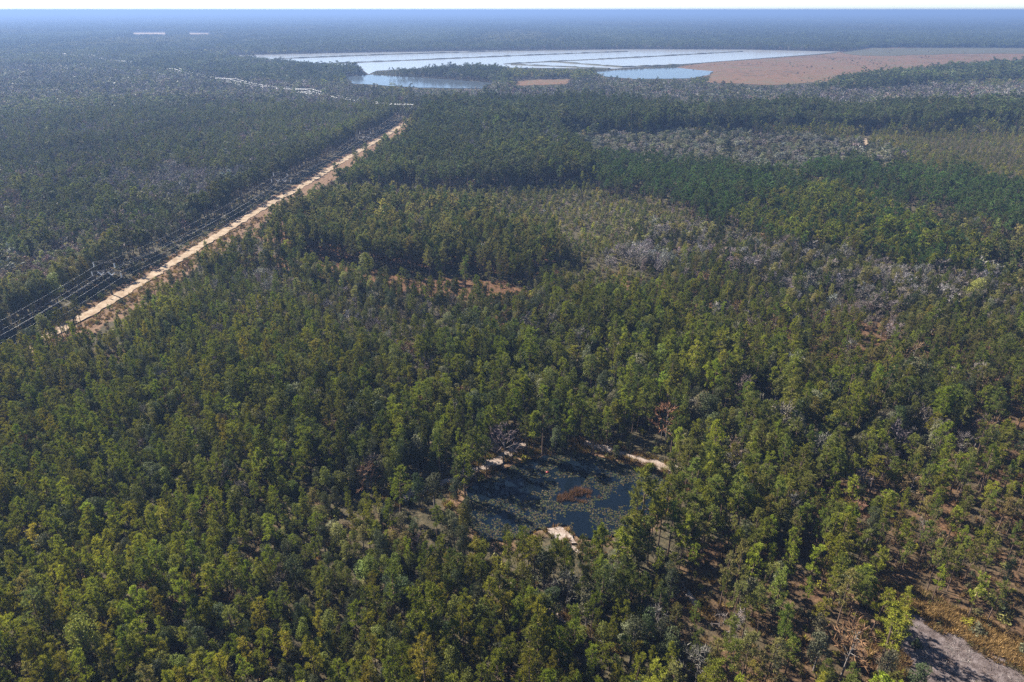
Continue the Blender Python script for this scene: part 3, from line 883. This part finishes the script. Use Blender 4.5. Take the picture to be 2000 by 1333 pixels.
hs_ = rng.uniform(0.28, 0.55, n)
acc['oak'].append(dict(pos=np.stack([x[m], y[m], np.full(n, -0.15)], -1), rot=np.stack([np.zeros(n), np.zeros(n), rng.uniform(0, 6.283, n)], -1),
                       size=np.stack([hs_ * 1.25, hs_ * 1.25, hs_], -1), form=rng.integers(0, len(FORMS['oak'][3]), n), q=np.full(n, 3),
                       tint=np.array([T[k] for k in ('olive', 'mid', 'dark', 'mid', 'deep')])[rng.integers(0, 5, n)] * rng.lognormal(0, 0.2, (n, 1)), zone=zi[m]))
for k in KINDS:
    acc[k] = {f: np.concatenate([a[f] for a in acc[k]]) for f in acc[k][0]}

# the trees that show largest stand as things of their own, the rest of each kind as one wood
BASE_H = {'pine': 12.0, 'oak': 10.0, 'bare': 10.5}
CAT = {'pine': 'pine tree', 'oak': 'oak tree', 'bare': 'bare tree'}
NAME = {'pine': 'pine_tree', 'oak': 'evergreen_oak_tree', 'bare': 'bare_tree'}
LIMIT = {'pine': 300, 'oak': 300, 'bare': 300}

ONES = 'zero one two three four five six seven eight nine ten eleven twelve thirteen fourteen fifteen sixteen seventeen eighteen nineteen'.split()
TENS = 'zero ten twenty thirty forty fifty sixty seventy eighty ninety'.split()

def in_words(k):
    k = int(np.clip(round(k), 0, 99))
    return ONES[k] if k < 20 else TENS[k // 10] + ('-' + ONES[k % 10] if k % 10 else '')

def where(x, y, h):
    """phrases for the stand and the place in the photo"""
    u, v = pixel_of(x, y, h * 0.75)
    dc = float(dist_to_line(np.array([x]), np.array([y]), np.vstack([CLEAR_G, CLEAR_G[:1]]))[0])
    dpd = float(dist_to_line(np.array([x]), np.array([y]), np.vstack([POND_G, POND_G[:1]]))[0])
    stand = 'beside the grey sand clearing' if dc < 7 else ('near the lily pond' if dpd < 9 else ('in the open stand' if u > 1200 else 'in the dense wood'))
    return stand, '%s, %s percent across and %s up' % (stand, in_words(u / 20), in_words((1333 - v) / 13.33))

def tint_word(kind, t):
    r, g, b = t
    if kind == 'bare':
        return 'pinkish' if r > g * 1.22 else ('pale grey' if r > 0.27 else 'grey brown')
    l = g
    return 'dark green' if l < 0.085 else ('yellow green' if r > g * 0.9 and l > 0.18 else ('olive' if r > g * 0.88 else ('bright green' if l > 0.165 else 'green')))

def make_tree(kind, meshes, pos, rot, size, tint, label, group):
    root = link(NAME[kind], None)
    root.location = pos; root.rotation_euler = rot; root.scale = size
    tag(root, label, CAT[kind], group)
    t = link('trunk', meshes[0], root)
    c = link('crown', meshes[1], root)
    c['tint'] = [float(v) for v in tint]
    return root

WOOD = {'pine': ('pine_forest', 'green pine forest stretching to the horizon behind the nearest trees', 'forest'),
        'oak': ('hardwood_forest', 'evergreen broadleaf trees mixed through the pine forest', 'forest'),
        'bare': ('bare_forest', 'grey leafless trees in bands through the forest', 'forest')}
for kind in KINDS:
    a = acc[kind]
    x, y = a['pos'][:, 0], a['pos'][:, 1]
    hz = a['size'][:, 2] * BASE_H[kind]
    u, v = pixel_of(x, y, hz * 0.8)
    vis = (u > -10) & (u < 2010) & (v < 1340) & (a['q'] == 3)
    d = np.sqrt(x ** 2 + y ** 2 + (CAM_H - hz) ** 2)
    score = np.where(vis, a['size'][:, 0] * hz / d ** 2, 0)
    pick = np.argsort(-score)[:LIMIT[kind]]
    chosen = np.zeros(len(x), bool); chosen[pick] = True
    plan = {}
    for i in pick:
        h = hz[i]
        hw = 'tall' if h > 12.0 else ('short' if h < 8.0 else 'mid-height')
        stand, pl = where(x[i], y[i], h)
        plan.setdefault('%s %s %s' % (tint_word(kind, a['tint'][i]), {'pine': 'pine', 'oak': 'oak', 'bare': 'leafless tree'}[kind], pl), []).append((u[i], hw, i, stand))
    for rest, lst in plan.items():
        lst.sort()
        for k, (_, hw, i, stand) in enumerate(lst):
            if len({q[1] for q in lst}) < len(lst):              # neighbours that look alike: tell them apart by order
                hw = ['leftmost', 'rightmost'][k] if len(lst) == 2 else (['leftmost', 'middle', 'rightmost'][k] if len(lst) == 3 else ONES[k + 1].replace('one', 'first').replace('two', 'second').replace('three', 'third').replace('four', 'fourth') + '-from-left')
            make_tree(kind, FORMS[kind][3][a['form'][i]], a['pos'][i], a['rot'][i], a['size'][i], a['tint'][i], hw + ' ' + rest, {'pine': 'pines ', 'oak': 'evergreen oaks ', 'bare': 'leafless trees '}[kind] + stand)
    off_q = {3: 0, 2: len(FORMS[kind][3]), 1: len(FORMS[kind][3]) + len(FORMS[kind][2])}
    form = a['form'] + np.array([off_q[int(k)] for k in (1, 2, 3)])[a['q'] - 1]
    r = ~chosen
    meshes = [f[2] for q in (3, 2, 1) for f in FORMS[kind][q]]
    scatter(WOOD[kind][0], meshes, a['pos'][r], a['rot'][r], a['size'][r], form[r], a['tint'][r], WOOD[kind][1], WOOD[kind][2])

# far woods: clumps of crowns out to the horizon
def clump_mesh(seed):
    r = np.random.default_rng(seed)
    b = Builder()
    for i in range(16):
        cx, cy_ = r.uniform(-13, 13, 2)
        h = r.uniform(9, 15); w = r.uniform(3.0, 4.5)
        n = 26
        d = unit(r.normal(0, 1, (n, 3)) + [0, 0, 0.4])
        p = np.array([cx, cy_, h * 0.62]) + d * [w, w, h * 0.38] * r.uniform(0.7, 1.05, (n, 1))
        s1 = unit(r.normal(0, 1, (n, 3))); s2 = unit(np.cross(s1, r.normal(0, 1, (n, 3))))
        k = r.uniform(1.4, 2.4, (n, 1))
        b.tris(np.stack([p + s1 * k, p + s2 * k, p - (s1 + s2) * k * 0.7], 1))
    return b.mesh('far_clump', [M_NEEDLE])
pp = []
for r0, r1, s, sc in ((2600, 7500, 21.0, 1.0), (7500, 20000, 58.0, 2.7)):
    gx, gy = grid_points(r0, r1, s)
    k = ~treeless(gx, gy) & (rng.uniform(0, 1, len(gx)) < 0.97)
    gx, gy = gx[k], gy[k]
    n = len(gx)
    big = vnoise(gx / 420, gy / 900, 91)
    pal = np.array([T['blue'], T['deep'], T['dark'], T['greygreen']])
    tint = pal[np.clip((0.35 * rng.uniform(0, 1, n) + 0.75 * big) * 4, 0, 3.99).astype(int)] * rng.lognormal(0, 0.15, (n, 1))
    pp.append((np.stack([gx, gy, np.zeros(n)], -1), np.stack([np.zeros(n), np.zeros(n), rng.uniform(0, 6.28, n)], -1),
               np.stack([np.full(n, sc), np.full(n, sc), rng.uniform(0.8, 1.25, n) * (0.8 + 0.4 * big)], -1), rng.integers(0, 4, n), tint))
scatter('distant_forest', [clump_mesh(i) for i in range(4)], *[np.concatenate([p[i] for p in pp]) for i in range(5)], 'blue hazy forest reaching the horizon beyond the reservoir', 'forest')

# undergrowth: shrubs between the trees, dry grass on open ground
gx, gy = grid_points(0, 480, 3.1)
zi = zone_of(gx, gy, 1.0)
dens = np.full(len(gx), 0.7)
dens[zi == ZN.index('open')] = 0.55
dens[zi == ZN.index('pineblock')] = 0.25
off = corridor_offset(gx, gy)
onroad = np.abs(np.nan_to_num(off, nan=99)) < 4.0
incor = np.where(np.isnan(off), False, (off > -19) & (off < 12))
dens[incor] = 0.30
dens[incor & (off < -5)] = 0.85
u_, v_ = pixel_of(gx, gy, 0.0)
inclear = in_poly(u_, v_, CLEAR)
bad = in_poly(u_, v_, POND) | onroad | inclear | in_poly(u_, v_, SPIT)
for pts, w in TRACKS:
    bad |= dist_to_line(gx, gy, ground_at(*np.array(pts, float).T)) < w * 0.5 + 0.5
k = (rng.uniform(0, 1, len(gx)) < dens) & ~bad
bx_, by_ = gx[k], gy[k]
n = len(bx_)
pal = np.array([T['olive'], T['dark'], T['mid'], T['greygreen'], T['yellow'], (0.17, 0.11, 0.06), (0.10, 0.09, 0.04)])
tint = pal[rng.integers(0, len(pal), n)] * rng.lognormal(0, 0.2, (n, 1))
wv = np.nan_to_num(corridor_offset(bx_, by_), nan=99) < -5
tint[wv] = np.array([T['dark'], T['deep'], T['olive']])[rng.integers(0, 3, int(wv.sum()))]
sc = rng.lognormal(-0.12, 0.35, n).clip(0.4, 1.9)
mx_, my_ = grid_points(1300, 3200, 13.0)
u_, v_ = pixel_of(mx_, my_, 0.0)
k = in_poly(u_, v_, MARSH) & (rng.uniform(0, 1, len(mx_)) < np.clip(2.2 * vnoise(mx_ / 90, my_ / 140, 98) - 1.1, 0, 0.8))
mx_, my_ = mx_[k], my_[k]
nm = len(mx_)
bx_ = np.r_[bx_, mx_]; by_ = np.r_[by_, my_]
sc = np.r_[sc, rng.lognormal(-0.1, 0.45, nm)]
tint = np.vstack([tint, np.array([T['olive'], (0.16, 0.10, 0.055), (0.13, 0.12, 0.07)])[rng.integers(0, 3, nm)]])
n += nm
scatter('undergrowth', [b[2] for b in BUSH], np.stack([bx_, by_, np.full(n, -0.2)], -1), np.stack([np.zeros(n), np.zeros(n), rng.uniform(0, 6.28, n)], -1),
        np.stack([sc, sc, sc * rng.uniform(0.7, 1.1, n)], -1), rng.integers(0, 4, n), tint, 'low shrubs and palmetto filling the gaps between trees', 'undergrowth')

gx, gy = grid_points(0, 420, 1.25)
u_, v_ = pixel_of(gx, gy, 0.0)
zi = zone_of(gx, gy, 0.0)
dc = dist_to_line(gx, gy, np.vstack([CLEAR_G, CLEAR_G[:1]]))
dpd = dist_to_line(gx, gy, np.vstack([POND_G, POND_G[:1]]))
dens = np.where(zi == ZN.index('open'), 0.22, 0.03)
dens = np.maximum(dens, 0.95 * np.clip(1.3 - dc / 9, 0, 1))
dens = np.maximum(dens, 0.7 * np.clip(1.2 - dpd / 5, 0, 1))
off = corridor_offset(gx, gy)
incor = np.where(np.isnan(off), False, (off > -19) & (off < 12))
dens[incor] = 0.45
dens[incor & (off < -7)] = 0.08
dens[in_poly(u_, v_, GLADE)] = 0.8
dens *= 0.3 + 1.3 * vnoise(gx / 4, gy / 4, 95)
bad = in_poly(u_, v_, POND) | in_poly(u_, v_, CLEAR) | in_poly(u_, v_, SPIT) | (np.abs(np.nan_to_num(off, nan=99)) < 3.4)
for pts, w in TRACKS:
    bad |= dist_to_line(gx, gy, ground_at(*np.array(pts, float).T)) < w * 0.5
ISLAND = [(1080, 972), (1095, 958), (1125, 952), (1160, 953), (1172, 960), (1150, 976), (1115, 986), (1090, 984)]
inis = in_poly(u_, v_, ISLAND)
ex, ey = grid_points(0, 200, 0.5)
eu, ev = pixel_of(ex, ey, 0.0)
k1 = in_poly(eu + 40 * (vnoise(ex / 2.2, ey / 2.2, 95) - 0.5), ev + 16 * (vnoise(ex / 2.2, ey / 2.2, 96) - 0.5), ISLAND) & (vnoise(ex / 1.3, ey / 1.3, 94) > 0.46)
e2 = dist_to_line(ex, ey, np.vstack([CLEAR_G, CLEAR_G[:1]]))
k2 = (e2 < 7.5) & ~in_poly(eu, ev, CLEAR) & (ex > 72) & (vnoise(ex / 2.5, ey / 2.5, 93) > 0.42) & (rng.uniform(0, 1, len(ex)) < 0.6)
k2 |= in_poly(eu, ev, TANGRASS) & (rng.uniform(0, 1, len(ex)) < 0.75)
for pts, w in TRACKS:                                   # grass creeping in along the sand tracks
    td = dist_to_line(ex, ey, ground_at(*np.array(pts, float).T))
    k2 |= (td > w * 0.28) & (td < w * 0.5 + 1.3) & (vnoise(ex / 1.4, ey / 1.4, 91) > 0.52)
k2 &= ~in_poly(eu, ev, POND)
k2 |= (e2 < 1.6) & (vnoise(ex / 1.5, ey / 1.5, 92) > 0.5)
gx = np.r_[gx, ex[k1 | k2]]; gy = np.r_[gy, ey[k1 | k2]]
dens = np.r_[dens, np.ones(int((k1 | k2).sum()))]
bad = np.r_[bad, np.zeros(int((k1 | k2).sum()), bool)]
u_, v_ = pixel_of(gx, gy, 0.0)
inis = in_poly(u_, v_, ISLAND)
k = (rng.uniform(0, 1, len(gx)) < dens) & ~bad
russet = dist_to_line(gx, gy, np.vstack([POND_G, POND_G[:1]])) > 2.5
inis = in_poly(u_, v_, POND) & russet
gx, gy, inis = gx[k], gy[k], inis[k]
n = len(gx)
pal = np.array([(0.26, 0.175, 0.075), (0.22, 0.145, 0.07), (0.18, 0.105, 0.055), (0.15, 0.13, 0.055)])
tint = pal[rng.integers(0, 4, n)] * rng.lognormal(0, 0.18, (n, 1))
tan_ = in_poly(*pixel_of(gx, gy, 0.0), TANGRASS)
tint[tan_] = np.array([0.30, 0.195, 0.085]) * rng.lognormal(0, 0.22, (int(tan_.sum()), 1))
tint[inis] = np.array([0.15, 0.085, 0.058]) * rng.lognormal(0, 0.2, (int(inis.sum()), 1))
sc = rng.uniform(0.6, 1.4, n)
scatter('dry_grass', [grass_form(i).mesh('grass_tuft', [M_GRASS]) for i in range(4)], np.stack([gx, gy, np.full(n, -0.05)], -1),
        np.stack([np.zeros(n), np.zeros(n), rng.uniform(0, 6.28, n)], -1), np.stack([sc, sc, sc], -1), rng.integers(0, 4, n), tint,
        'tan dry grass on the open ground and pond banks', 'grass')

# fallen branches and slash lying on the sand clearing and the bare patch by the road
def slash_form(seed):
    r = np.random.default_rng(seed)
    b = Builder()
    for i in range(7):
        a = r.uniform(0, 6.28); l = r.uniform(0.3, 1.1)
        c = np.array([r.normal(0, .5), r.normal(0, .5), r.uniform(0.02, 0.12)])
        d = np.array([math.cos(a), math.sin(a), r.uniform(-.05, .12)])
        b.tube([c - d * l / 2, c + [0, 0, .04], c + d * l / 2], [0.03, 0.025, 0.008], 3)
    return b
gx, gy = grid_points(0, 420, 1.1)
u_, v_ = pixel_of(gx, gy, 0.0)
k = (in_poly(u_, v_, CLEAR) & (rng.uniform(0, 1, len(gx)) < 0.75 * vnoise(gx / 2.5, gy / 2.5, 99))) | in_poly(u_, v_, LOGPATCH)
gx, gy = gx[k], gy[k]
n = len(gx)
sc = rng.uniform(0.6, 1.5, n)
scatter('fallen_branches', [slash_form(i).mesh('slash', [M_TWIG]) for i in range(5)], np.stack([gx, gy, np.full(n, 0.02)], -1), np.stack([np.zeros(n), np.zeros(n), rng.uniform(0, 6.28, n)], -1),
        np.stack([sc, sc, sc], -1), rng.integers(0, 5, n), np.array([(0.30, 0.27, 0.25), (0.10, 0.07, 0.055), (0.20, 0.16, 0.14)])[rng.integers(0, 3, n)], 'grey fallen branches scattered over the bare sand', 'branches')

# ------------------------------------------------------------------ lily pads on the pond
gx, gy = grid_points(0, 200, 0.38, jit=0.5)
u_, v_ = pixel_of(gx, gy, 0.0)
k = in_poly(u_, v_, POND)
gx, gy, u_, v_ = gx[k], gy[k], u_[k], v_[k]
cl = vnoise(gx / 5.0, gy / 5.0, 96) * 0.55 + vnoise(gx / 1.8, gy / 1.8, 97) * 0.3 + vnoise(gx / 0.8, gy / 0.8, 100) * 0.15
thr = np.full(len(gx), 0.43)
thr[in_poly(u_, v_, [(930, 960), (1010, 935), (1070, 935), (1010, 985), (940, 990)])] = 0.62
thr[in_poly(u_, v_, [(1090, 935), (1150, 930), (1130, 955), (1090, 955)])] = 0.66
thr[in_poly(u_, v_, [(1120, 1015), (1150, 1018), (1180, 1040), (1165, 1052), (1120, 1035)])] = 2.0
thr[in_poly(u_, v_, [(1170, 950), (1300, 970), (1240, 1000), (1160, 990)])] = 0.56
thr[in_poly(u_, v_, [(1180, 905), (1290, 930), (1280, 950), (1180, 935)])] = 0.36
thr[in_poly(u_, v_, ISLAND)] = 2
k = (cl > thr) & (rng.uniform(0, 1, len(gx)) < 0.85)
gx, gy = gx[k], gy[k]
n = len(gx)
th = np.linspace(0.25, 2 * np.pi - 0.25, 9)
pb = Builder()
pb.add(np.concatenate([[[0, 0, 0]], np.stack([np.cos(th), np.sin(th), 0.05 * np.sin(3 * th)], -1)]), [[0, i, i + 1] for i in range(1, 9)])
pal = np.array([(0.050, 0.055, 0.022), (0.065, 0.056, 0.028), (0.042, 0.055, 0.022), (0.080, 0.062, 0.038), (0.072, 0.07, 0.044)])
tint = pal[rng.integers(0, 5, n)] * rng.lognormal(0, 0.25, (n, 1))
sc = rng.uniform(0.10, 0.26, n)
scatter('lily_pads', [pb.mesh('lily_pad', [M_LEAF])], np.stack([gx, gy, rng.uniform(0.045, 0.09, n)], -1), np.stack([rng.normal(0, .12, n), rng.normal(0, .12, n), rng.uniform(0, 6.28, n)], -1),
        np.stack([sc, sc, sc], -1), np.zeros(n, int), tint, 'olive and brown lily pads floating on the dark pond', 'lily pads')

# a dark bush on the clearing and a small red float by the far bank
g = ground_at(1788, 1262)
bo = link('bush', None)
bo.location = (g[0], g[1], -0.1); bo.scale = (1.3, 1.3, 1.4)
tag(bo, 'round dark green bush standing alone on the grey sand clearing', 'bush')
link('stems', BUSH[1][0], bo)
lv = link('leaves', BUSH[1][1], bo)
lv['tint'] = [0.045, 0.06, 0.03]
M_RED = plain_material('red_plastic', (0.30, 0.03, 0.027), 0.4)
M_GREY = plain_material('grey_rope', (0.3, 0.28, 0.26), 0.8)
g = ground_at(1069, 923)
fo = link('red_float', None)
fo.location = (g[0], g[1], 0.03); fo.scale = (0.75, 0.75, 0.75)
tag(fo, 'small red float lying among the lily pads by the far bank', 'float')
fb = Builder()
zz = np.array([-0.12, -0.05, 0.06, 0.17, 0.27, 0.33, 0.40, 0.46]); rr = np.array([0.18, 0.42, 0.54, 0.50, 0.32, 0.16, 0.13, 0.02])
fb.tube(np.stack([zz * 0, zz * 0, zz], -1), rr, 14)
link('body', fb.mesh('float_body', [M_RED], True), fo)
rb = Builder()
th = np.linspace(0, 2 * np.pi, 13)
rb.tube(np.stack([0.10 * np.cos(th), th * 0, 0.52 + 0.10 * np.sin(th)], -1), 0.025, 5)
link('ring', rb.mesh('float_ring', [M_GREY], True), fo)

# ------------------------------------------------------------------ reservoir dikes
M_DIKE = plain_material('dike_soil', (0.06, 0.06, 0.035), 0.95, 0, 0.4, 0.05)
dike_labels = ['farthest grassy dike across the reservoir', 'second grassy dike from the far shore of the reservoir', 'third long dike across the reservoir',
               'short slanting dike at the near end of the reservoir', 'nearest short dike of the reservoir']
for i, pts in enumerate(LEVEES):
    g = ground_at(*np.array(pts, float).T)
    seg = np.r_[0, np.cumsum(np.hypot(*np.diff(g, axis=0).T))]
    s = np.arange(0, seg[-1], 6.0)
    q = np.stack([np.interp(s, seg, g[:, 0]), np.interp(s, seg, g[:, 1])], -1)
    d = unit(np.gradient(q, axis=0)); nr = np.stack([-d[:, 1], d[:, 0]], -1)
    w = 5 + 3 * vnoise(s / 30, s * 0, 101 + i)
    h = 0.9 + 1.5 * vnoise(s / 14, s * 0, 102 + i)
    n = len(q)
    prof = [(-1, 0.0), (-0.55, 1.0), (0.55, 1.0), (1, 0.0)]
    v = np.concatenate([np.column_stack([q + nr * (a * w)[:, None], np.full(n, 0.3) + b * h]) for a, b in prof])
    f = [[k * n + j, k * n + j + 1, (k + 1) * n + j + 1, (k + 1) * n + j] for k in range(3) for j in range(n - 1)]
    b = Builder(); b.add(v, f)
    tag(link('dike', b.mesh('dike', [M_DIKE])), dike_labels[i], 'dike', 'dikes of the reservoir')

# ------------------------------------------------------------------ power line
M_STEEL = plain_material('galvanised_steel', (0.075, 0.075, 0.075), 0.7, 0.2, 0.15, 2.0)
M_INS = plain_material('white_insulator', (0.82, 0.82, 0.80), 0.35)
M_CABLE = plain_material('aluminium_cable', (0.75, 0.76, 0.78), 0.55, 0.3)
ARM_Z, TOP_Z = 10.2, 14.4
TOWER_PX = [(207, 532), (549, 351), (714, 267), (800, 209), (602, 178), (455, 157.5), (345, 136.5), (255, 122), (175, 109.5), (115, 106)]
TW = [ground_at(u, v, ARM_Z) for u, v in TOWER_PX]
first = TW[0] + (TW[0] - TW[1]) * 0.72          # the next tower stands out of frame
last = TW[-1] + (TW[-1] - TW[-2]) * 0.6
ALLT = [first] + TW + [last]
# attachment points: (sideways, height of the arm, string kind)
ATT = [(-4.7, TOP_Z, 'I'), (4.7, TOP_Z, 'I'), (-6.6, ARM_Z, 'I'), (-2.4, ARM_Z, 'V'), (2.4, ARM_Z, 'V'), (6.6, ARM_Z, 'I')]
def tower_frame(i):
    a = ALLT[max(i - 1, 0)]; b = ALLT[min(i + 1, len(ALLT) - 1)]
    d = unit(np.array(b) - np.array(a))
    return d, np.array([d[1], -d[0]])
pole_b = Builder()
pole_b.tube([(0, 0, -1), (0, 0, 6), (0, 0, 12), (0, 0, TOP_Z + 1.6)], [0.34, 0.30, 0.24, 0.15], 8)
def arm_builder(half, z):
    b = Builder()
    for s in (-1, 1):
        b.tube([(0, 0, z + 0.9), (s * half * 0.6, 0, z + 0.45), (s * half, 0, z + 0.1)], [0.12, 0.09, 0.06], 4)
        b.tube([(0, 0, z - 0.05), (s * half, 0, z + 0.05)], [0.10, 0.06], 4)
        b.tube([(s * half * 0.5, 0, z), (s * half * 0.5, 0, z + 0.5)], 0.05, 4)
    return b
def i_string():
    b = Builder()
    zz = np.linspace(0, -1.9, 12)
    b.tube(np.stack([zz * 0, zz * 0, zz], -1), np.where(np.arange(12) % 2, 0.27, 0.2), 6)
    return b
def v_string():
    b = Builder()
    for s in (-1, 1):
        t = np.linspace(0, 1, 12)
        b.tube(np.stack([s * 1.5 * (1 - t), t * 0, -1.35 * t], -1), np.where(np.arange(12) % 2, 0.27, 0.2), 6)
    return b
pole_me = pole_b.mesh('tower_pole', [M_STEEL])
up_me = arm_builder(4.7, TOP_Z).mesh('tower_upper_arm', [M_STEEL])
lo_me = arm_builder(6.6, ARM_Z).mesh('tower_lower_arm', [M_STEEL])
ii_me = i_string().mesh('tower_i_string', [M_INS])
vv_me = v_string().mesh('tower_v_string', [M_INS])
tower_labels = ['steel power tower with white insulators nearest the camera', 'second power tower along the sand road', 'third power tower along the sand road',
                'power tower at the bend where the line turns left', 'first power tower after the bend', 'second power tower after the bend', 'third power tower after the bend',
                'fourth power tower after the bend', 'fifth power tower after the bend', 'last power tower before the hazy forest']
att_pts = []
for i, p in enumerate(ALLT):
    d, side = tower_frame(i)
    ends = []
    for sx_, z, kd in ATT:
        q = np.array([p[0] + side[0] * sx_, p[1] + side[1] * sx_, z - (1.9 if kd == 'I' else 1.35)])
        ends.append(q)
    att_pts.append(ends)
    if 0 < i < len(ALLT) - 1:
        root = link('transmission_tower', None)
        root.location = (p[0], p[1], 0)
        root.rotation_euler = (0, 0, math.atan2(side[1], side[0]))
        tag(root, tower_labels[i - 1], 'power tower', 'power towers along the line')
        link('pole', pole_me, root)
        link('upper_crossarm', up_me, root)
        link('lower_crossarm', lo_me, root)
        for sx_, z, kd in ATT:
            o = link('insulator', ii_me if kd == 'I' else vv_me, root)
            o.location = (sx_, 0, z)
cab = ['upper left', 'upper right', 'outer left', 'inner left', 'inner right', 'outer right']
for c in range(6):
    b = Builder()
    for i in range(len(ALLT) - 1):
        a, e = att_pts[i][c], att_pts[i + 1][c]
        t = np.linspace(0, 1, 40)[:, None]
        sag = min(4.2, 0.018 * np.linalg.norm(e - a))
        path = a + (e - a) * t - np.array([0, 0, 1.0]) * (4 * sag * t * (1 - t))
        dist = np.hypot(path[:, 0], path[:, 1])
        b.tube(path, 0.025 if i < 4 else 0.17, 5)
    tag(link('power_cable', b.mesh('power_cable', [M_CABLE], True)), '%s sagging power cable strung between the towers' % cab[c], 'power cable', 'power cables')

# ------------------------------------------------------------------ haze
hb = Builder()
hb.box((0, 18500, 58), (90000, 52000, 120))
hz_, nt, out = new_mat('haze')
pv = N(nt, 'ShaderNodeVolumePrincipled')
pv.inputs['Color'].default_value = (0.235, 0.37, 0.68, 1)
pv.inputs['Density'].default_value = 0.00021
pv.inputs['Density Attribute'].default_value = ''
pv.inputs['Anisotropy'].default_value = 0.2
nt.links.new(pv.outputs[0], out.inputs['Volume'])
hz_.cycles.homogeneous_volume = True
tag(link('haze', hb.mesh('haze', [hz_])), 'blue haze over the distant forest', 'haze', kind='stuff')
